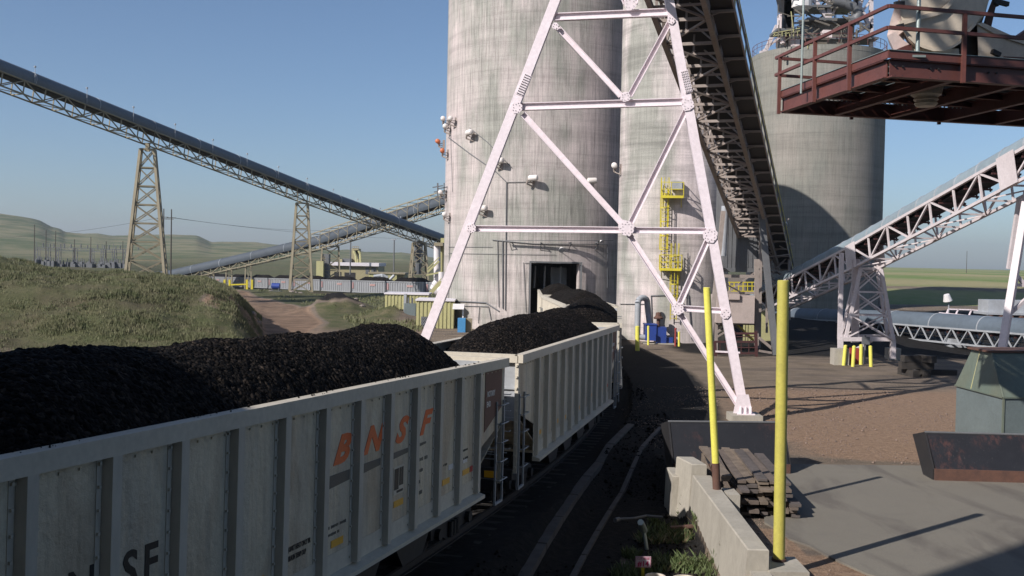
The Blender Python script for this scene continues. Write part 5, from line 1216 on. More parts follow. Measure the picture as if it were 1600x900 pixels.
# ------------------------------------------------------------------ grass on the berm
def field_tufts():
    rs = np.random.RandomState(11); N_ = 420000; px = rs.uniform(-60, 425, N_); y = 48+60*rs.rand(N_)**1.1; x = (px-800)/1585*y
    zr = np.interp(px, PXR, ZR)*sst(50, 77, y)*sst(125, 84, y); clump = fbm(x*.45, y*.45, 3)+.5*fbm(x*2.2, y*2.2, 2)
    keep = (zr > .25)&(clump > rs.uniform(-.35, .55, N_)); x, y, clump = x[keep], y[keep], clump[keep]; z = Hh(x, y)-.03; n = len(x)
    h = (.08+.16*rs.rand(n)+.28*np.clip(clump, 0, 1))*1.0; an = rs.rand(n)*2*PI; w = h*.07+.008; lx, ly = rs.uniform(-.45, .45, n)*h, rs.uniform(-.45, .45, n)*h
    v = np.empty((n, 3, 3)); v[:, 0] = np.stack([x-w*np.cos(an), y-w*np.sin(an), z], -1); v[:, 1] = np.stack([x+w*np.cos(an), y+w*np.sin(an), z], -1); v[:, 2] = np.stack([x+lx, y+ly, z+h], -1)
    me = bpy.data.meshes.new('grass'); me.vertices.add(n*3); me.vertices.foreach_set('co', v.ravel()); me.loops.add(n*3); me.loops.foreach_set('vertex_index', np.arange(n*3)); me.polygons.add(n); me.polygons.foreach_set('loop_start', np.arange(n)*3); me.update(calc_edges=True)
    me.materials.append(M['grass_blades']); o = bpy.data.objects.new('grass', me); col.objects.link(o); o['kind'] = 'stuff'; o['label'] = 'long green and straw grass on the berm at left'; o['category'] = 'grass'; print('tufts', n)
field_tufts()
def side_tufts():
    rs = np.random.RandomState(12); N_ = 60000; px = rs.uniform(380, 705, N_); y = 88+110*rs.rand(N_); x = (px-800)/1585*y
    clump = fbm(x*.25, y*.25, 3); road = np.array([(-19, 70), (-19.5, 85), (-21, 98), (-27, 118), (-38, 148), (-52, 180), (-75, 215)]); rx = np.interp(y, road[:, 1], road[:, 0]); keep = (np.abs(x-rx) > 5.5)&(clump > rs.uniform(0.0, .5, N_))&(y < 175)&(x < -8)
    x, y = x[keep], y[keep]; z = Hh(x, y)-.03; n = len(x); h = .15+.3*rs.rand(n); an = rs.rand(n)*2*PI; w = h*.22; lx, ly = rs.uniform(-.4, .4, n)*h, rs.uniform(-.4, .4, n)*h
    v = np.empty((n, 3, 3)); v[:, 0] = np.stack([x-w*np.cos(an), y-w*np.sin(an), z], -1); v[:, 1] = np.stack([x+w*np.cos(an), y+w*np.sin(an), z], -1); v[:, 2] = np.stack([x+lx, y+ly, z+h], -1)
    me = bpy.data.meshes.new('scrub'); me.vertices.add(n*3); me.vertices.foreach_set('co', v.ravel()); me.loops.add(n*3); me.loops.foreach_set('vertex_index', np.arange(n*3)); me.polygons.add(n); me.polygons.foreach_set('loop_start', np.arange(n)*3); me.update(calc_edges=True)
    me.materials.append(M['grass_blades']); o = bpy.data.objects.new('scrub_grass', me); col.objects.link(o); o['kind'] = 'stuff'; o['label'] = 'low scrub beside the red haul road'; o['category'] = 'grass'
side_tufts()

def pebbles(name, n, xr, yr, keep, smin, smax, mat, lb, cat):
    rs = np.random.RandomState(n); x = rs.uniform(*xr, n); y = rs.uniform(*yr, n); k = keep(x, y, rs.rand(n)); x, y = x[k], y[k]; n = len(x); z = Hh(x, y); s = rs.uniform(smin, smax, n)*(1+1.2*(rs.rand(n) < .06))
    base = np.array([(1,0,0),(0,1,0),(-1,0,0),(0,-1,0),(0,0,1),(0,0,-.6)]); v = base[None]*s[:, None, None]*rs.uniform(.6, 1.3, (n, 6, 3)); an = rs.rand(n)*6.28; c, si = np.cos(an)[:, None], np.sin(an)[:, None]
    vx = v[..., 0]*c-v[..., 1]*si; vy = v[..., 0]*si+v[..., 1]*c; V = np.stack([vx+x[:, None], vy+y[:, None], v[..., 2]*.8+z[:, None]+s[:, None]*.25], -1).reshape(-1, 3)
    f = np.array([(0,1,4),(1,2,4),(2,3,4),(3,0,4),(1,0,5),(2,1,5),(3,2,5),(0,3,5)]); Fc = (f[None]+6*np.arange(n)[:, None, None]).reshape(-1)
    me = bpy.data.meshes.new(name); me.vertices.add(len(V)); me.vertices.foreach_set('co', V.ravel()); me.loops.add(len(Fc)); me.loops.foreach_set('vertex_index', Fc); me.polygons.add(len(Fc)//3); me.polygons.foreach_set('loop_start', np.arange(len(Fc)//3)*3); me.update(calc_edges=True)
    me.materials.append(mat); o = bpy.data.objects.new(name, me); col.objects.link(o); o['kind'] = 'stuff'; o['label'] = lb; o['category'] = cat
pebbles('spilled_coal', 16000, (-4, 6.5), (9, 60), lambda x, y, r: (x > cx(y)+1.9) & ((x < 4.6) | (y > 31)) & (x < cx(y)+8) & (fbm(x*.5, y*.25, 3) > r*.5-.28), .02, .055, M['coal'], 'loose coal spilled on the dark strip beside the train', 'coal spill')
pebbles('gravel', 24000, (4.9, 19), (17, 52), lambda x, y, r: (((y > 32.3) | (x < 6.3) & (y < 30)) | ((y < 21) & (x < 7.3))) & (fbm(x*.6, y*.4, 3) > r*.6-.25), .012, .035, worn('gravel_stone', (.26,.19,.15), (.14,.10,.08), .9, 0, 9, .9), 'loose reddish gravel scattered over the yard', 'gravel')
# ------------------------------------------------------------------ red platform, upper right
pf = wt('work_platform', 'rust red steel work platform with handrails overhead at the upper right', 'platform')
ZP = CAMZ+4.72; oA = Vector((8.27, 22.6, ZP)); u_ = Vector((.975, .222, 0)).normalized(); v_ = Vector((-.165, .986, 0)).normalized(); LU, LV = 10.5, 5.55
def Q(a, b_, z=0): return oA+u_*a+v_*b_+Vector((0,0,z))
mb = MB()
for k in range(26): x = k*.4; mb.prism([Q(.1+x, .1, -.03), Q(.45+x, .1, -.03), Q(.45+x, LV-.1, -.03), Q(.1+x, LV-.1, -.03)], (0,0,.03))
mb.build('deck', M['grate'], pf)
def beam(a, b_, h=.40, w=.20, nm='beam', m='red_steel'): return MB().ibar(a, b_, w, h, .025, up=(0,0,1)).build(nm, M[m], pf)
zb = -.25
beam(Q(0, 0, zb), Q(LU, 0, zb)); beam(Q(0, LV, zb), Q(LU, LV, zb)); beam(Q(0, .1, zb), Q(0, LV-.1, zb))
for k, a in enumerate((1.6, 3.3, 5.0, 6.7, 8.4, 10.3)): beam(Q(a, .1, zb-.02), Q(a, LV-.1, zb-.02), .36, .16)
for b_ in (1.5, 2.9, 4.2): beam(Q(.1, b_, -.15), Q(LU, b_, -.15), .18, .12)
for (p, q) in ((Q(-.105, -.105, .035), Q(LU, -.105, .035)), (Q(-.105, -.105, .035), Q(-.105, LV, .035))):
    MB().bar(p, q, .02, .17, up=(0,0,1)).build('toe_plate', M['red_steel'], pf); MB().bar(p+Vector((0,0,.095)), q+Vector((0,0,.095)), .07, .012, up=(0,0,1)).build('toe_plate_trim', M['galv'], pf)
mb = MB()
for a in (.12, .3, 1.0, 1.2, 2.5, 2.7, 4.6, 4.8):
    for z in (-.42, -.20): mb.tube(Q(a, -.012-.0, z), Q(a, -.05, z), .022, 6)
mb.build('bolts', M['black_steel'], pf)
def rail(pts, posts, nm='handrail'):
    mb = MB()
    for z in (1.07, .60): 
        for a, b_ in zip(pts[:-1], pts[1:]): mb.bar(a+Vector((0,0,z)), b_+Vector((0,0,z)), .075, .075, up=(0,0,1))
    for p in posts: mb.bar(p+Vector((0,0,-.5)), p+Vector((0,0,1.05)), .085, .085)
    return mb.build(nm, M['red_steel'], pf)
e = .16
rail([Q(LU, -e), Q(-e, -e), Q(-e, LV+e)], [Q(1.75, -e), Q(5.2, -e), Q(8.6, -e), Q(-e, 1.55), Q(-e, 3.35), Q(-e, LV-.1)])
rail([Q(-e, LV+e), Q(LU, LV+e)], [Q(2.2, LV+e), Q(5.0, LV+e), Q(8.0, LV+e)])
mb = MB(); mb.tube(Q(.65, -.05, 0), Q(.65, -.05, 3.2), .045, 10); mb.box(Q(.65, -.05, .03), (.3, .2, .05)); mb.build('conduit_pole', M['galv'], pf)
mb = MB(); mb.tube(Q(-.25, 3.9, -.2), Q(-.25, 3.9, 3.5), .03, 8); mb.build('conduit_pole', M['galv'], pf)
mb = MB()
for k in range(38): a = Q(.4+k*.13, 4.6, -.12); mb.bar(a, a+Vector((0,0,-.10)), .03)
mb.build('grating_bars', M['galv'], pf)
mb = MB(); c_ = U(1447, 150, 25.2); mb.lathe([(.40, .25), (.36, .02), (.27, -.04), (.30, -.10), (.25, -.14), (.28, -.19), (.22, -.26), (0, -.26)], c_, 16); mb.build('underside_nozzle', M['cream'], pf)
mb = MB(); mb.tube(Q(6.2, .8, -.62), Q(10, 1.0, -.66), .12, 10); mb.tube(Q(6.1, .8, -.62), Q(6.35, .8, -.62), .18, 10); mb.build('pipe', M['grey_steel'], pf)
mb = MB(); mb.bar(Q(10.2, .2, -.5), (Q(10.2, .2).x, Q(10.2, .2).y, 0), .35, .35); mb.bar(Q(10.2, LV-.2, -.5), (Q(10.2, LV).x, Q(10.2, LV-.2).y, 0), .35, .35); mb.build('column', M['red_steel'], pf)
# machine housing on it
mh = wt('fan_housing', 'large cream curved machine housing standing on the red platform', 'machine housing')
def Z(px, py, b_):  # point on the plane parallel to the platform front, b_ metres behind it
    d = 24.
    for _ in range(10):
        p = U(px, py, d); a = (p-oA).dot(u_)/1.0; want = oA.y+u_.y*a+v_.y*b_; d = want
    return U(px, py, d)
f = .9; th_ = 1.5; mx = Vector((.38, .92, .05)).normalized(); vo_ = v_
face = [(1408, -40), (1407, 20), (1411, 44), (1419, 57), (1430, 67), (1442, 73), (1458, 78), (1475, 78), (1488, 73), (1499, 66), (1510, 52), (1524, 37), (1538, 20), (1545, 0), (1556, -40)]
P = [Z(x, y, f) for x, y in face]; ext = mx*th_
mb = MB(); mb.prism(P, ext); mb.build('volute', M['cream'], mh)
mb = MB(); P2 = [Z(x, y, f-.03) for x, y in face[2:12]]
for a, b_ in zip(P2[:-1], P2[1:]): mb.bar(a, b_, .06, .03, up=-v_)
mb.build('rim', M['cream'], mh)
mb = MB(); pl = [(1399, 8), (1406, -5), (1407, 22), (1412, 48), (1398, 60), (1386, 55), (1392, 30)]
mb.prism([Z(x, y, f+.5) for x, y in pl], mx*1.2); mb.build('guard', M['pink_white'], mh)
mb = MB(); pl = [(1386, 56), (1399, 49), (1411, 62), (1422, 70), (1420, 86), (1400, 86), (1394, 72)]
mb.prism([Z(x, y, f+.3) for x, y in pl], mx*1.2); mb.build('lower_guard', M['pink_white'], mh)
mb = MB(); mb.prism([Z(x, y, f+.1) for x, y in ((1414, 70), (1432, 76), (1498, 76), (1500, 90), (1414, 88))], mx*1.8); mb.build('pedestal', M['cream'], mh)
mb = MB(); mb.prism([Z(x, y, f+.05) for x, y in ((1394, 80), (1413, 72), (1424, 68), (1427, 88), (1394, 86))], mx*1.0); mb.build('bracket', M['red_steel'], mh)
mb = MB(); mb.prism([Z(x, y, f+.2) for x, y in ((1500, 60), (1508, 45), (1526, 38), (1527, 93), (1500, 90))], mx*1.5); mb.build('dark_recess', M['black_steel'], mh)
mb = MB(); mb.prism([Z(x, y, f+.02) for x, y in ((1527, 38), (1553, 52), (1578, 62), (1640, 84), (1640, 104), (1529, 94))], mx*1.9); mb.build('gear_case', M['cream'], mh)
mb = MB(); mb.prism([Z(x, y, f-.02) for x, y in ((1526, 37), (1535, 35), (1580, 55), (1640, 76), (1640, 82), (1578, 62), (1553, 52))], mx*2.0); mb.build('case_cover', M['cream'], mh)
mb = MB(); mb.prism([Z(x, y, f+.4) for x, y in ((1539, 28), (1550, 0), (1562, -30), (1556, 10), (1549, 42), (1541, 42))], mx*1.2); mb.build('shaft_guard', M['rust'], mh)
mb = MB(); mb.bar(Z(1405, 37, f-.05), Z(1470, 19, f-.05), .10, .05, up=-v_); mb.bar(Z(1470, 19, f-.05), Z(1490, 0, f-.05), .10, .05, up=-v_); mb.build('stiffener', M['cream'], mh)
mb = MB()
for a, b_ in (((1398, 6), (1412, 6)), ((1402, 42), (1411, 40)), ((1553, 1), (1575, 7)), ((1560, 3), (1556, 8)), ((1550, 80), (1562, 86))): MB().bar(Z(*a, f-.1), Z(*b_, f-.1), .10, .10).build('latch', M['black_steel'], mh)
mb = MB(); mb.prism([Z(x, y, f-.3) for x, y in ((1568, 88), (1612, 90), (1612, 101), (1568, 96))], mx*.3); mb.build('base_plate', M['red_steel'], mh)
mb = MB(); mb.bar(Z(1590, 64, f+1.5), Z(1640, 30, f+1.5), .2, .25); mb.build('brace', M['red_steel'], mh)

# ------------------------------------------------------------------ headhouse on the far silo
hh = wt('silo_headhouse', 'cluttered steel headhouse and ducts on top of the far right silo', 'headhouse')
D_ = 127.
def hb(mb, a, b_, w, d=D_): mb.bar(U(*a, d), U(*b_, d), w, w)
mb = MB()
for a, b_, w in (((1295, -60), (1295, 85), .55), ((1361, -60), (1361, 78), .45), ((1272, 0), (1295, 32), .5), ((1250, -30), (1272, 0), .5), ((1337, 0), (1361, 45), .45), ((1337, -40), (1337, 18), .45), ((1295, 32), (1318, -10), .3), ((1361, 40), (1300, 70), .28), ((1361, 0), (1338, 30), .25),
     ((1340, 20), (1361, 38), .25), ((1187, 100), (1214, 40), .45), ((1187, 82), (1215, 82), .35), ((1192, 80), (1218, 58), .28), ((1215, 50), (1250, 82), .28), ((1295, 34), (1361, 38), .25), ((1240, 36), (1295, 34), .22), ((1300, -20), (1361, -10), .3), ((1345, 10), (1352, -20), .25)): hb(mb, a, b_, w)
mb.build('columns', M['shaded_white'], hh)
mb = MB(); rs = random.Random(9)
for k in range(260):
    x, y = rs.uniform(1215, 1345), rs.uniform(-45, 82); 
    if y > 60 and x > 1290: continue
    a = rs.choice([0, 0, 90, 90, 38, -38, 20]); L_ = rs.uniform(5, 26); dx, dy = math.cos(math.radians(a))*L_, math.sin(math.radians(a))*L_*.9
    hb(mb, (x, y), (x+dx, y+dy), rs.choice([.08, .10, .14, .2]), D_+rs.uniform(-6, 5))
mb.build('framing', M['head_dark'], hh)['kind'] = 'stuff'
mb = MB()
for x0, y0, x1, y1, d in ((1208, 50, 1250, 53, 124), (1255, 34, 1330, 36, 126), (1240, 14, 1330, 16, 128), (1250, 63, 1330, 65, 127), (1325, 63, 1365, 65, 127), (1290, -6, 1335, -4, 127)):
    a, b_ = U(x0, y1, d), U(x1, y0, d); mb.b2((a.x, d-1.8, a.z), (b_.x, d+1.8, b_.z))
mb.build('platforms', M['grey_steel'], hh)
mb = MB(); a, b_ = U(1221, 46, 125), U(1240, -60, 125); mb.b2((a.x, 124, a.z), (b_.x, 126, b_.z)); mb.prism([U(1212, -30, 124), U(1222, 12, 124), U(1232, 46, 124), U(1240, 46, 124), U(1240, -30, 124)], (0, 1.6, 0)); mb.build('chute', M['black_steel'], hh)
mb = MB(); mb.tube(U(1253, -12, 124), U(1253, 12, 124), 1.25, 16); mb.tube(U(1253, 12, 124), U(1253, 17, 124), 1.25, 16, .6); mb.build('dust_collector', M['white_paint'], hh)
for x0, y0, x1, y1 in ((1214, 25, 1218, 50), (1219, 58, 1224, 70), (1232, 56, 1246, 76), (1282, 50, 1296, 62)): a, b_ = U(x0, y1, 124.5), U(x1, y0, 124.5); MB().b2((a.x, 123.4, a.z), (b_.x, 124.6, b_.z)).build('panel', M['pink_white'], hh)
mb = MB(); a, b_ = U(1260, 92, 128), U(1325, 36, 128); mb.b2((a.x, 125.5, a.z), (b_.x, 131.5, b_.z)); a, b_ = U(1222, 92, 126), U(1248, 56, 126); mb.b2((a.x, 125, a.z), (b_.x, 129, b_.z)); mb.build('enclosure', M['head_dark'], hh)
mb = MB(); P = [U(x, y, 126) for x, y in ((1300, 2), (1320, 6), (1335, 12), (1342, 22), (1336, 32), (1322, 34))]; mb.path(P, .6, 10); mb.build('duct', M['grey_steel'], hh, True)
mb = MB()
for y in (48, 44): hb(mb, (1208, y+8), (1250, y), .09, 122)
for x in range(1210, 1252, 6): hb(mb, (x, 50), (x, 57), .09, 122)
hb(mb, (1262, 70), (1330, 72), .12, 121); hb(mb, (1236, 18), (1240, 50), .10, 122)
for x in range(1262, 1332, 14): hb(mb, (x, 70), (x, 76), .1, 121)
mb.build('guard_rails', M['pale_yellow'], hh)

# ------------------------------------------------------------------ left: long conveyor with towers
c3 = wt('long_conveyor', 'long covered conveyor descending from the upper left to the big silo', 'conveyor')
T1, T2, T3 = U(231, 224, 150), U(472, 314, 185), U(655, 378, 220)
e0 = T1+(T1-T2)*1.1; e1 = T3+(T3-T2)*.38
conveyor(c3, [e0, T1, T2, T3, e1], 2.2, 1.75, 1.22, 3.2, M['tan_steel'], M['cover'], .17, .13, idl=False, belts=(.9,), a0=.5, cover_z=.42)
mb = MB()
for k in range(16):
    p = e0.lerp(T1, 0)+(e1-e0)*(k+.5)/16; d = (T2-T1).normalized(); s = d.cross(Vector((0,0,1))).normalized()
    q = T1+(T2-T1)*((p-T1).dot(d)/(T2-T1).length); q = q+Vector((0,0,1.95))+s*1.3; mb.bar(q, q+Vector((0,0,2.0)), .05); mb.tube(q+Vector((0,0,1.92)), q+Vector((0,0,2.12)), .15, 8)
mb.build('walkway_lamps', M['pale_grey'], c3)
def tower(top, wt_, wb, zt, zb, n, lb, xd, dt=1.2, db=2.6, leg=.2):
    t = wt('conveyor_tower', lb, 'lattice tower', 'lattice towers carrying the conveyors'); bent(t, top, wt_, wb, zt, zb, n, M['tan_steel'], leg, .19, xd, dt, db); return t
xd = Vector((.42, .91, 0)); xs_ = Vector((1, 0, 0))
tower(T1, 1.9, 6.0, T1.z-.9, -.2+gz(T1.x, T1.y), 8, 'tallest lattice tower, leftmost under the long conveyor', Vector((.97, .25, 0)), 1.5, 4.6, .38)
mb = MB(); mb.bar(T1+Vector((0,0,-1.2)), T1, .6, .4); mb.build('saddle', M['tan_steel'], WT[-1])
tower(T2, 2.0, 4.0, T2.z-.4, -.2+gz(T2.x, T2.y), 7, 'middle lattice tower under the long conveyor, beside the haul road', Vector((.97, .25, 0)), 1.5, 3.4, .34)
tower(T3, 2.6, 4.2, T3.z-.2, -.4+gz(T3.x, T3.y), 5, 'lattice tower nearest the big silo, behind the distant train', Vector((.97, .25, 0)), 1.8, 3.4, .34)
mb = MB(); mb.b2((T3.x-.9, T3.y-.5, T3.z-4.5), (T3.x+.7, T3.y+1, T3.z+.2)); mb.tube(Vector((T3.x-.1, T3.y-.8, T3.z-7)), Vector((T3.x-.1, T3.y-.8, T3.z-4.6)), .7, 10, .9); mb.build('drive_house', M['grey_steel'], WT[-1])
c4 = wt('rising_conveyor', 'second covered conveyor rising from the berm to the big silo, behind the long one', 'conveyor')
S0, S1, S2 = U(205, 447, 300), U(505, 389, 262), U(712, 325, 232)
Sx = U(262, 443, 292)
S1b = U(350, 424, 281)
conveyor(c4, [S0, Sx, S1b, S1, S2], 2.4, 1.5, 1.6, 3.6, M['tan_steel'], worn('cover_dark', (.06,.075,.09), (.045,.05,.06), .7, 0, .25, .6), .18, .14, idl=False, belts=(.9,), a0=.5, cover_z=.45)
mb = MB(); d = (S2-S1).normalized(); s = d.cross(Vector((0,0,1))).normalized(); Ls = (S2-S1).length
a, b_ = S1+Vector((0,0,4.4))-s*1.6-d*3, S2+Vector((0,0,4.4))-s*1.6
for off_ in (s*0, s*3.2):
    mb.bar(a+off_, b_+off_, .22, .22)
    for k in range(15): p = a.lerp(b_, k/14)+off_; mb.bar(p, p-Vector((0,0,3.6)), .13, .13); 
    for k in range(14): p = a.lerp(b_, (k+.5)/14)+off_; mb.bar(a.lerp(b_, k/14)+off_, a.lerp(b_, (k+1)/14)+off_-Vector((0,0,2.4)), .1, .1)
for k in range(15): p = a.lerp(b_, k/14); mb.bar(p, p+s*3.2, .13, .13)
mb.build('hood_frame', M['tan_steel'], c4)
tower(Vector((U(516, 400, 262).x, 262, 0)), 4.2, 5.2, U(516, 385, 262).z, gz(-46, 262)-.2, 4, 'lattice tower under the bend of the rising conveyor', Vector((.97, .25, 0)), 2, 3.2, .26)
p = U(507, 400, 261); mb = MB(); mb.b2((p.x-.6, 260.5, gz(-46, 262)), (p.x+1.2, 263, p.z+.5)); mb.build('chute', M['grey_steel'], WT[-1])
mb = MB(); q = U(502, 420, 259); mb.b2((q.x-1.2, 258.5, q.z-2.5), (q.x+.6, 260, q.z+2)); mb.build('cabin', M['pale_yellow'], WT[-1])
for px, lb in ((330, 'low trestle left under the rising conveyor'), (358, 'low trestle beside the yellow barriers'), (388, 'low trestle right of the yellow barriers')):
    d = 300-(px-205)*.127; p = U(px, 420, d); t = wt('conveyor_trestle', lb, 'trestle', 'low trestles under the rising conveyor'); bent(t, p, 1.4, 1.8, U(px, 435-(px-250)*.17, d).z, gz(p.x, p.y)-.2, 1, M['tan_steel'], .3, .14, Vector((.97, .25, 0)), 1.4, 1.6)
# yellow barriers
for px, lb in ((352, 'yellow barrier frame left of the haul road, in front of the distant train'),):
    t = wt('yellow_barrier', lb, 'barrier'); mb = MB(); d = 168
    for x in (351, 359, 386, 394): mb.bar(U(x, 437, d), U(x, 452, d), .32)
    mb.bar(U(358, 445, d), U(388, 444, d), .22); mb.build('rails', M['yellow'], t)

# ------------------------------------------------------------------ distant train
fc_ = thing('distant_coal_car', (0,0,0), 'x', 'coal car', 'distant line of coal cars'); FL = 7.75
mb = MB(); mb.b2((-FL, -1.55, 1.2), (FL, 1.55, 3.8))
for k in range(15):
    for s in (-1, 1): mb.b2((-7.5+k*1.07-.11, s*1.55, 1.2), (-7.5+k*1.07+.11, s*1.66, 3.65))
for s in (-1, 1): mb.b2((-FL-.05, s*1.55, 3.6), (FL+.05, s*1.68, 3.82)); mb.b2((-FL, s*1.55, 1.1), (FL, s*1.7, 1.3))
mb.build('body', worn('far_aluminium', (.27,.275,.28), (.18,.185,.19), .6, .1, .6, .4), fc_)
mb = MB()
for e_ in (-1, 1):
    mb.b2((e_*5.9-1.3, -1.2, 0), (e_*5.9+1.3, 1.2, 1.0)); mb.b2((e_*FL, -1.3, .8), (e_*(FL+.4), 1.3, 2.2))
mb.prism([(-5, -1.2, 1.2), (5, -1.2, 1.2), (4, -1.2, .45), (-4, -1.2, .45)], (0, 2.4, 0)); mb.build('underframe', M['black_steel'], fc_)
mb = MB(); mb.b2((.9, -1.685, 2.7), (3.4, -1.70, 3.1)); mb.build('lettering_band', worn('faded_red', (.34,.19,.17), (.42,.35,.33), .6, 0, 1.5, .5), fc_)
mb = MB(); mb.b2((-7.6, -1.685, 2.0), (-6.9, -1.70, 3.4)); mb.build('end_panel', worn('faded_red_b', (.30,.17,.16), (.4,.3,.3), .6, 0, 1.5, .5), fc_)
mbh = MB(); nx, ny = 24, 8; vs = [(-7.6+15.2*i/nx, -1.5+3*j/ny, 3.6+1.05*float(sst(0, 3.2, 7.6-abs(-7.6+15.2*i/nx)))*(1-abs(2*j/ny-1)**1.7)+random.uniform(-.05, .05)) for i in range(nx+1) for j in range(ny+1)]
mbh.add(vs, [(i*(ny+1)+j, (i+1)*(ny+1)+j, (i+1)*(ny+1)+j+1, i*(ny+1)+j+1) for i in range(nx) for j in range(ny)]); fh0 = mbh.build('distant_coal_load', M['coal'])
fa, fb = U(700, 441.5, 198), U(330, 432, 310); fd = (fb-fa); rxf = math.atan2(fd.y, fd.x); ryf = -math.atan2(fd.z, math.hypot(fd.x, fd.y)); fdn = fd.normalized()
ords = ['first', 'second', 'third', 'fourth', 'fifth', 'sixth', 'seventh', 'eighth', 'ninth', 'tenth']
for k in range(10):
    p = fa+fdn*(k*16.35+6.0)-fdn*8.2+Vector((0,0,-3.82)); c_ = fc_ if k == 0 else copy_tree(fc_); h_ = fh0 if k == 0 else fh0.copy()
    if k: col.objects.link(h_)
    for o in (c_, h_): o.location = p; o.rotation_euler = (0, -ryf, rxf+PI)
    c_['label'] = ('distant coal car nearest the big silo, half hidden by it' if k == 0 else 'distant coal car farthest left, peeking out behind the berm' if k == 9 else '%s distant coal car counting left from the big silo' % ords[k])
    tag(h_, 'coal heap on the %s distant car counting left from the big silo' % ords[k], 'coal heap', 'coal heaped on the distant train')
dt2 = wt('distant_track', 'railway track under the distant line of coal cars', 'railway track'); mb = MB(); sN = fdn.cross(Vector((0,0,1))).normalized()
for s in (-.72, .72): mb.bar(fa-fdn*40+sN*s+Vector((0,0,-3.9)), fb+fdn*30+sN*s+Vector((0,0,-3.9)), .08, .15)
mb.build('rails', M['rail'], dt2); mb = MB(); c0, c1_ = fa-fdn*40, fb+fdn*30; mb.add([c0-sN*1.8-Vector((0,0,4.0)), c1_-sN*1.8-Vector((0,0,4.0)), c1_+sN*1.8-Vector((0,0,4.0)), c0+sN*1.8-Vector((0,0,4.0)), c0-sN*4-Vector((0,0,6.0)), c1_-sN*4-Vector((0,0,6.0)), c1_+sN*4-Vector((0,0,6.0)), c0+sN*4-Vector((0,0,6.0))], [(0,3,2,1)[::-1], (0,1,5,4), (1,2,6,5), (2,3,7,6), (3,0,4,7), (4,5,6,7)]); mb.build('ballast', M['boulder'], dt2)

# ------------------------------------------------------------------ buildings and poles in the distance
def bbox(mb, x0, y0, x1, y1, d, dep, zb=None):
    a, b_ = U(x0, y1, d), U(x1, y0, d); mb.b2((a.x, d, a.z if zb is None else zb), (b_.x, d+dep, b_.z)); return a, b_
ws = wt('workshop_building', 'tan workshop with a white roof behind the distant train', 'building')
mb = MB(); bbox(mb, 505, 416, 591, 446, 285, 14, -6); mb.build('wall', M['tan_wall'], ws); mb = MB(); bbox(mb, 503, 411, 592, 414.5, 284, 16); mb.build('roof', M['white_roof'], ws)
mb = MB(); bbox(mb, 522, 425, 533, 440, 284.9, .2); mb.build('door', M['black_steel'], ws); mb = MB(); bbox(mb, 538, 426, 555, 440, 284.9, .2); mb.build('door', M['black_steel'], ws); mb = MB(); bbox(mb, 571, 418, 577, 428, 284.9, .2); mb.build('window', M['grey_steel'], ws); mb = MB(); bbox(mb, 580, 418, 588, 428, 284.9, .2); mb.build('window', M['grey_steel'], ws)
mb = MB(); bbox(mb, 534, 404, 549, 411, 290, 6); mb.build('roof_unit', M['grey_steel'], ws); mb = MB(); bbox(mb, 529, 405, 534.5, 411, 289, 4); mb.build('roof_unit', M['tan_wall'], ws)
pm = wt('pump_house', 'pale yellow pump house with pipes, right of the white roofed workshop', 'building')
mb = MB(); bbox(mb, 576, 427.5, 620, 446, 250, 8, -5); mb.build('wall', M['pale_yellow'], pm); mb = MB(); bbox(mb, 618.5, 428, 632, 446, 251, 8, -5); mb.build('wall', M['tan_wall'], pm); mb = MB(); bbox(mb, 575, 426.2, 633, 427.6, 249.7, 9); mb.build('roof', M['tan_steel'], pm)
mb = MB(); mb.path([U(584, 432, 249), U(598, 430, 249), U(606, 434, 249)], .4, 8); mb.path([U(598, 430, 249), U(598, 440, 249)], .5, 8); mb.path([U(608, 438, 249), U(616, 430, 249)], .35, 8); mb.build('pipes', M['pale_grey'], pm)
du = wt('dust_collector', 'tall tan dust collector with bent pipes above the workshop roof', 'dust collector')
mb = MB(); bbox(mb, 549, 388.5, 560, 412, 292, 5, -4); mb.b2((U(553, 395, 292).x, 292, U(553, 391, 292).z-1), (U(562, 391, 292).x, 294, U(553, 391, 292).z)); mb.build('cabinet', M['tan_wall'], du)
mb = MB(); mb.path([U(553, 392, 291), U(556, 400, 291), U(557, 412, 291)], .4, 8); mb.path([U(560, 392, 291), U(563, 396, 291), U(563.5, 412, 291)], .35, 8); mb.path([U(559, 405, 291), U(559, 412, 291)], .35, 8); mb.build('pipes', M['pale_yellow'], du)
mb = MB(); mb.bar(U(551, 388, 292), U(560, 388, 292), .15); 
for x in (551, 554, 557, 560): mb.bar(U(x, 388.5, 292), U(x, 385, 292), .12)
mb.bar(U(551, 385, 292), U(560, 385, 292), .15); mb.build('roof_rail', M['tan_steel'], du)
for px, y0, y1, d, lb in ((548, 372, 412, 280, 'light pole beside the dust collector'), (616, 375, 420, 280, 'light pole standing alone right of the workshop')):
    a = U(px, y1, d); t = wt('light_pole', lb, 'light pole', 'light poles by the workshop'); mb = MB(); tp = U(px, y0, d); mb.tube((tp.x, d, a.z-3), tp, .2, 8, .16); mb.build('pole', M['grey_steel'], t); mb = MB(); mb.box(tp+Vector((-.2, 0, .1)), (1.3, .5, .35)); mb.build('lamp_head', M['pale_grey'], t)
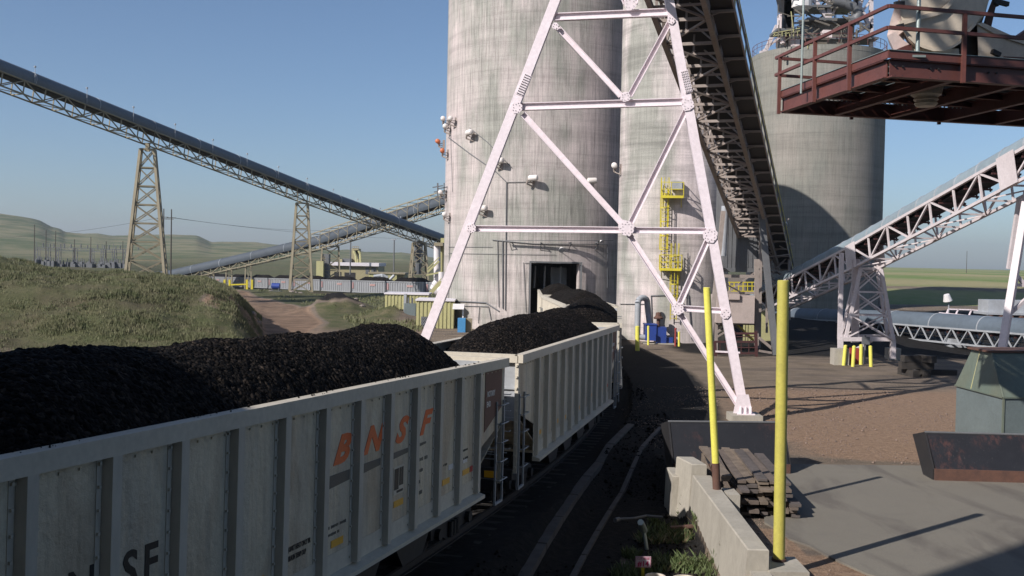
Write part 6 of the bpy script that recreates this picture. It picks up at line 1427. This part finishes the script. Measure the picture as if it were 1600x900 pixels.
# pipes and leg tower next to the big silo
pt = wt('pipe_tower', 'white riser pipe and yellow leg tower against the left side of the big silo', 'pipe tower')
mb = MB(); mb.tube(U(683, 384, 125), U(683, 445, 125), .42, 14); P = [U(x, y, 124.5) for x, y in ((683, 440), (679, 446), (677, 452), (684, 456), (690, 450))]; mb.path(P, .45, 12); mb.path([U(690, 425, 124), U(690, 445, 124)], .4, 10); mb.build('riser_pipe', M['pipe_white'], pt, True)
mb = MB(); bbox(mb, 687, 372, 696, 460, 126, 2, 0); mb.build('leg_casing', M['pale_yellow'], pt); mb = MB(); bbox(mb, 678, 379, 692, 384, 124, 3); mb.build('hood', M['tan_steel'], pt)
mb = MB(); mb.bar(U(668, 425, 124), U(686, 408, 124), .25); mb.bar(U(668, 420, 124), U(686, 402, 124), .12); mb.bar(U(666, 430, 124), U(690, 425, 124), .2); mb.build('walkway', M['pale_yellow'], pt); mb = MB(); mb.bar(U(664, 468, 118), U(690, 440, 118), .2, .35); mb.bar(U(666, 462, 118), U(690, 435, 118), .1); mb.build('stairs', M['pale_yellow'], pt)
mb = MB()
for x, y in ((682, 290), (690, 292)): mb.bar(U(x-6, y+3, 98), U(x+10, y, 98), .10)
mb.bar(U(684, 286, 98), U(684, 312, 98), .14); mb.bar(U(694, 286, 98), U(694, 312, 98), .1); mb.bar(U(678, 300, 98), U(698, 298, 98), .1); mb.build('bracket_frame', M['grey_steel'], pt)
# yellow sheds
def shed(lb, x0, y0, x1, y1, d, dep, drop, extra):
    t = wt('yellow_shed', lb, 'shed', 'pale yellow ribbed sheds beside the big silo'); a, b_ = U(x0, y1, d), U(x1, y0, d); zb_ = gz(a.x, d)-.1
    mb = MB(); mb.b2((a.x, d, zb_), (b_.x, d+dep, b_.z)); k = 0; xx = a.x+.12
    while xx < b_.x-.1: mb.b2((xx, d-.06, zb_), (xx+.13, d, b_.z-.02)); xx += .36
    mb.build('wall', M['pale_yellow'], t); MB().b2((a.x-.1, d-.16, b_.z+.004), (b_.x+.1, d+dep+.1, b_.z+.16)).build('roof', M['white_roof'], t); extra(t, a, b_, d); return t
def ex1(t, a, b_, d):
    x = U(631, 480, d).x; MB().b2((x, d-.25, 0), (x+.28, d-.02, b_.z+.1)).build('downpipe', M['pale_grey'], t)
    p = U(641, 485, d); MB().b2((p.x-.5, d-1.4, 0), (p.x+.7, d-.4, 1.7)).build('transformer', M['sky_blue'] if False else M['blue_box'], t)
    mb = MB(); mb.tube((p.x-.1, d-.9, 1.7), (p.x-.1, d-.9, 2.3), .09, 8); mb.tube((p.x+.3, d-.9, 1.7), (p.x+.3, d-.9, 2.3), .09, 8); mb.build('bushings', M['grey_steel'], t)
shed('farther yellow ribbed shed with a grey transformer beside it', 601, 461, 669, 500, 107, 4, 0, ex1)
def ex2(t, a, b_, d):
    p, q = U(658, 513, d), U(678, 495, d); mb = MB(); mb.b2((p.x, d-.14, p.z), (q.x, d-.08, q.z)); mb.build('louvre', M['black_steel'], t)
    mb = MB(); w = q.x-p.x; h = q.z-p.z
    for k in range(-4, 8): 
        for s in (1, -1):
            xa, xb = p.x+k*w/7, p.x+(k+4)*w/7; pts = []
            za, zb2 = (p.z, q.z) if s == 1 else (q.z, p.z); lo, hi = max(xa, p.x), min(xb, q.x)
            if hi > lo: f0, f1 = (lo-xa)/(xb-xa), (hi-xa)/(xb-xa); mb.bar((lo, d-.17, za+(zb2-za)*f0), (hi, d-.17, za+(zb2-za)*f1), .03)
    mb.build('mesh_guard', M['pale_grey'], t)
shed('nearer yellow ribbed shed with a dark louvre, behind the white frame leg', 650, 471, 709, 514, 93, 4, 0, ex2)
bx = wt('blue_cabinet', 'bright blue cabinet at the foot of the big silo', 'cabinet'); p = U(722, 507, 88.6); zg = gz(p.x, p.y)
MB().b2((p.x-.38, 88.4, zg), (p.x+.3, 89.2, p.z+.55)).build('cabinet', M['sky_blue'], bx); mb = MB(); mb.b2((p.x+.31, 88.8, zg), (p.x+.85, 89.5, p.z+.5)); mb.build('unit', M['tan_steel'], bx)
fh = wt('intake_hood', 'white sloped intake hood between the shed and the blue cabinet', 'hood'); p = U(716, 480, 91); mb = MB(); mb.prism([(p.x-.4, 90.0, p.z+.3), (p.x+.6, 90.0, p.z+.3), (p.x+.6, 89.0, p.z-.1), (p.x-.4, 89.0, p.z-.1)], (0,0,.05)); mb.bar((p.x+.5, 89.6, 0), (p.x+.5, 89.6, p.z+.2), .12); mb.bar((p.x+.55, 89.7, p.z+.2), (p.x+.55, 91, p.z+.2), .12); mb.build('hood', M['white_paint'], fh)
# litter of equipment near the middle tower
for px, py, d, sz, m_, lb, nm, ct in ((431, 450, 178, (1.9, 1.2, 1.4), 'blue', 'small blue tank skid left of the middle lattice tower', 'tank_skid', 'tank'),):
    a = U(px, 454, d); t = wt(nm, lb, ct); zg = gz(a.x, d); mb = MB(); mb.tube((a.x-.7, d, zg+1), (a.x+.7, d, zg+1), .55, 12); mb.build('tank', M[m_], t, True); mb = MB()
    for s in (-.6, .6): mb.bar((a.x+s, d-.4, zg-.1), (a.x+s, d-.4, zg+.9), .1); mb.bar((a.x+s, d+.4, zg-.1), (a.x+s, d+.4, zg+.9), .1)
    mb.box((a.x, d, zg+.15), (2.0, 1.2, .1)); mb.build('skid', M['grey_steel'], t)
rs = random.Random(5)
for k, (px, py, d, s_) in enumerate(((423, 450, 180, .4), (456, 455, 175, .6), (462, 456, 175, .4), (470, 457, 176, .5), (448, 468, 165, .3), (556, 492, 118, .35), (566, 489, 116, .4), (394, 509, 88, .5), (404, 512, 87, .35))):
    x = U(px, py, d).x; t = thing('pale_boulder', (x, d, gz(x, d)), '', 'boulder', 'pale rocks beside the haul road'); mb = MB()
    R_ = Matrix.Rotation(rs.random()*3, 3, 'Z'); mb.lathe([(0, s_*.55), (s_*.5, s_*.42), (s_*.9, .05), (s_*.7, -.2)], n=6, R=R_); mb.v = [(v[0]*rs.uniform(.8, 1.2), v[1]*rs.uniform(.8, 1.2), v[2]*rs.uniform(.8, 1.2)) for v in mb.v]; mb.build('rock', M['boulder'], t)
    t['label'] = ['pale rock beside the blue tank skid', 'largest pale rock at the foot of the middle lattice tower', 'pale rock left of centre at the middle lattice tower foot', 'pale rock right under the middle lattice tower', 'small pale rock on the grass above the red road', 'pale rock on the left flank of the dark spoil heap', 'pale rock on the right flank of the dark spoil heap', 'larger pale rock where the berm meets the red road', 'smaller pale rock where the berm meets the red road'][k]

# ------------------------------------------------------------------ substation and power poles
def gantry(x0, x1, y0, y1, d, lb, nb):
    t = wt('substation_gantry', lb, 'gantry', 'steel gantries of the distant substation'); mb = MB(); zg = U(x0, y1, d).z-2.5
    zt = U(x0, y0, d).z
    for k in range(nb+1):
        px = x0+(x1-x0)*k/nb; p = U(px, y0, d)
        for s in (-.5, .5):
            mb.bar((p.x+s, d, zg), (p.x+s*.6, d, zt), .16); mb.bar((p.x+s, d+1.5, zg), (p.x+s*.6, d+1.5, zt), .16)
        for q in range(5): z0, z1_ = zg+(zt-zg)*q/5, zg+(zt-zg)*(q+1)/5; mb.bar((p.x-.5, d, z0), (p.x+.5, d, z1_), .1)
        mb.bar((p.x, d, zt), (p.x, d, zt+1.6), .1); mb.tube((p.x+2, d, zt), (p.x+2, d, zt+1.2), .18, 6); mb.tube((p.x+4, d, zt), (p.x+4, d, zt+1.0), .18, 6)
    a, b_ = U(x0, y0, d), U(x1, y0, d)
    for dz in (0, -.8): 
        for dy in (0, 1.5): mb.bar((a.x, d+dy, zt+dz), (b_.x, d+dy, zt+dz), .16)
    n = int((b_.x-a.x)/1.3)
    for k in range(n): mb.bar((a.x+1.3*k, d, zt-(.8 if k % 2 else 0)), (a.x+1.3*(k+1), d, zt-(0 if k % 2 else .8)), .09)
    mb.build('frame', M['grey_steel'], t)
    rs = random.Random(x0); mb = MB()
    for k in range(int(nb*16)):
        px = rs.uniform(x0, x1); p = U(px, y1-6, d-3); h_ = rs.uniform(1.2, 4); mb.b2((p.x-.4, d-4+rs.uniform(-1, 1), zg), (p.x+.4, d-2.5, zg+h_)); mb.tube((p.x, d-3, zg+h_), (p.x, d-3, zg+h_+1.1), .14, 6); mb.tube((p.x+.7, d-3, zg+h_-1), (p.x+.7, d-3, zg+h_+.8), .12, 6)
        mb.bar((p.x-1.5, d-3, zg+h_*.9), (p.x+1.8, d-3, zg+h_*.9), .09)
    mb.build('switchgear', M['grey_steel'], t)
gantry(57, 90, 386, 413, 300, 'leftmost gantry section of the distant substation', 2); gantry(90, 142, 387, 415, 305, 'middle gantry section of the distant substation', 2); gantry(142, 195, 389, 416, 300, 'rightmost gantry section, next to the tallest lattice tower', 3)
for px, y0, y1, d, lb in ((54, 351, 412, 295, 'tallest pole at the left end of the substation'), (72, 359, 410, 300, 'second pole from the left in the substation'), (87, 361, 418, 296, 'third pole from the left in the substation'), (116.5, 374, 412, 305, 'short pole in the middle of the substation'), (142, 370, 414, 300, 'pole between the middle and right gantries'), (166, 377, 414, 300, 'short pole within the right gantry'), (192, 377, 416, 300, 'pole just left of the tallest lattice tower')):
    t = wt('substation_pole', lb, 'pole', 'poles of the distant substation'); tp = U(px, y0, d); mb = MB(); mb.tube((tp.x, d, U(px, y1, d).z-3), tp, .16, 6, .1); mb.build('pole', M['pole_wood'], t)
PP = []
for px, y0, y1, d, lb in ((256, 326, 405, 240, 'left wooden power pole with crossarm right of the tallest tower'), (268, 327, 405, 240, 'right wooden power pole of the pair behind the tallest tower')):
    t = wt('power_pole', lb, 'power pole', 'pair of wooden power poles'); tp = U(px, y0, d); mb = MB(); mb.tube((tp.x, d, -3), tp, .2, 8, .13); mb.build('pole', M['pole_wood'], t); PP.append(tp)
    mb = MB(); mb.bar(tp+Vector((-1.1, 0, -2.0)), tp+Vector((1.1, 0, -2.0)), .14)
    if px == 268: mb.bar(tp+Vector((-3.4, 0, -2.3)), tp+Vector((.5, 0, -2.3)), .16)
    mb.build('crossarm', M['pole_wood'], t)
t = wt('power_lines', 'thin power lines sagging right from the pair of wooden poles', 'power lines'); mb = MB()
for dz, tgt in ((-1.9, U(560, 357, 420)), (-2.0, U(700, 372, 420)), (-1.9, U(-60, 370, 340))):
    a = PP[1]+Vector((0,0,dz)) if tgt.x > -100 else PP[0]+Vector((0,0,dz)); b_ = tgt; prev = a
    for k in range(1, 13): f_ = k/12; p = a.lerp(b_, f_)-Vector((0,0,4*3.0*f_*(1-f_)*.6)); mb.tube(prev, p, .03, 4); prev = p
mb.build('cable', M['black_steel'], t)
for px, y0, y1, d, lb in ((1511, 392, 418, 520, 'lone utility pole on the right skyline'), (1379, 375, 445, 200, 'thin pole right beside the far silo')):
    t = wt('utility_pole', lb, 'utility pole', 'poles on the right prairie'); tp = U(px, y0, d); mb = MB(); mb.tube((tp.x, d, gz(tp.x, d)-1), tp, .15 if d > 300 else .1, 6, .12 if d > 300 else .07); mb.build('pole', M['pole_wood'], t)
t = wt('valve_cabinet', 'small blue cabinet with a gooseneck pipe at the far silo foot', 'cabinet'); p = U(1376, 482, 124); mb = MB(); mb.b2((p.x-.1, 123.5, gz(p.x, 124)-.2), (p.x+.8, 124.2, p.z+.3)); mb.build('cabinet', M['blue'], t); mb = MB(); mb.path([U(1373, 478, 123), U(1375, 462, 123), U(1371, 457, 123)], .12, 8); mb.build('gooseneck', M['grey_steel'], t)

# ------------------------------------------------------------------ the loadout building the photograph is taken from (behind the camera)
lo = wt('loadout_building', 'tall concrete loadout building behind the viewpoint, spanning the tracks', 'building')
mb = MB(); mb.b2((-19.2, -26, -1), (-15.2, -2, 36)); mb.b2((-4.6, -26, -1), (22, -2, 36)); mb.b2((-15.2, -26, 10), (-4.6, -2, 35.99)); mb.build('wall', M['silo_c'], lo)
mb = MB(); mb.b2((-19.2, -26, 36.005), (22, -2, 36.5)); mb.build('roof', M['concrete'], lo)

eh = wt('shadow_caster', 'long concrete block left of the tracks, added out of view to shade the coal', 'building')  # unseen block added so its roof edge shadows the near coal heap
wA, wd_, wn = Vector((-12.9, 1.0, 0)), Vector((-.55, .835, 0)).normalized(), Vector((-.835, -.55, 0)).normalized()
mb = MB(); mb.prism([wA+Vector((0,0,-1)), wA+wd_*20+Vector((0,0,-1)), wA+wd_*20+wn*6+Vector((0,0,-1)), wA+wn*6+Vector((0,0,-1))][::-1], (0, 0, 15.3)); mb.build('wall', M['silo_c'], eh)
mb = MB(); mb.prism([wA+Vector((0,0,14.304)), wA+wd_*20+Vector((0,0,14.304)), wA+wd_*20+wn*6+Vector((0,0,14.304)), wA+wn*6+Vector((0,0,14.304))][::-1], (0, 0, .2)); mb.build('roof', M['concrete'], eh)
# ------------------------------------------------------------------ base points of world-built things
bpy.context.view_layer.update()
for t in WT:
    lo_, hi_ = Vector((1e9,)*3), Vector((-1e9,)*3)
    for ch in t.children:
        for c_ in ch.bound_box:
            for i in range(3): lo_[i] = min(lo_[i], c_[i]); hi_[i] = max(hi_[i], c_[i])
    t.location = ((lo_.x+hi_.x)/2, (lo_.y+hi_.y)/2, lo_.z)
    for ch in t.children: ch.matrix_parent_inverse = Matrix.Translation(-t.location)

# ------------------------------------------------------------------ haze, sky, sun, camera
HAZE = 0.00016
if HAZE:
    mb = MB(); mb.b2((-5300, -5300, -45), (5300, 5300, 150)); m = bpy.data.materials.new('haze_air'); m.use_nodes = True; nt = m.node_tree; nt.nodes.remove(nt.nodes['Principled BSDF'])
    pv = nt.nodes.new('ShaderNodeVolumePrincipled'); pv.inputs['Color'].default_value = (.80, .86, .95, 1); pv.inputs['Density'].default_value = HAZE; pv.inputs['Anisotropy'].default_value = .3
    nt.links.new(pv.outputs[0], nt.nodes['Material Output'].inputs['Volume']); o = mb.build('haze', m); o['kind'] = 'stuff'
w = bpy.data.worlds.new('World'); scn.world = w; w.use_nodes = True; nt = w.node_tree; bg = nt.nodes['Background']
sk_ = nt.nodes.new('ShaderNodeTexSky'); sk_.sky_type = 'NISHITA'; sk_.sun_disc = False; sk_.sun_elevation = SUN_EL; sk_.sun_rotation = math.atan2(SUN_AZ.x, SUN_AZ.y)
sk_.air_density = 1.0; sk_.dust_density = 2.6; sk_.ozone_density = 4.0; sk_.altitude = 1300
nt.links.new(sk_.outputs[0], bg.inputs[0]); bg.inputs[1].default_value = .088
sd = Vector((SUN_AZ.x*math.cos(SUN_EL), SUN_AZ.y*math.cos(SUN_EL), math.sin(SUN_EL)))
sl = bpy.data.lights.new('sun', 'SUN'); sl.energy = 4.4; sl.angle = math.radians(.5); sl.color = (1, .94, .90); so = bpy.data.objects.new('sun', sl); col.objects.link(so); so.rotation_euler = sd.to_track_quat('Z', 'Y').to_euler(); so.location = sd*60
cam = bpy.data.cameras.new('camera'); co = bpy.data.objects.new('camera', cam); col.objects.link(co); co.location = (0, 0, CAMZ); co.rotation_euler = MC.to_euler(); cam.lens = 36*F/1600; cam.sensor_width = 36; cam.clip_end = 12000; cam.clip_start = .1; scn.camera = co
scn.view_settings.view_transform = 'Standard'; scn.view_settings.look = 'None'; scn.view_settings.gamma = 1; scn.view_settings.exposure = .36
scn.cycles.volume_bounces = 0; scn.cycles.max_bounces = 6
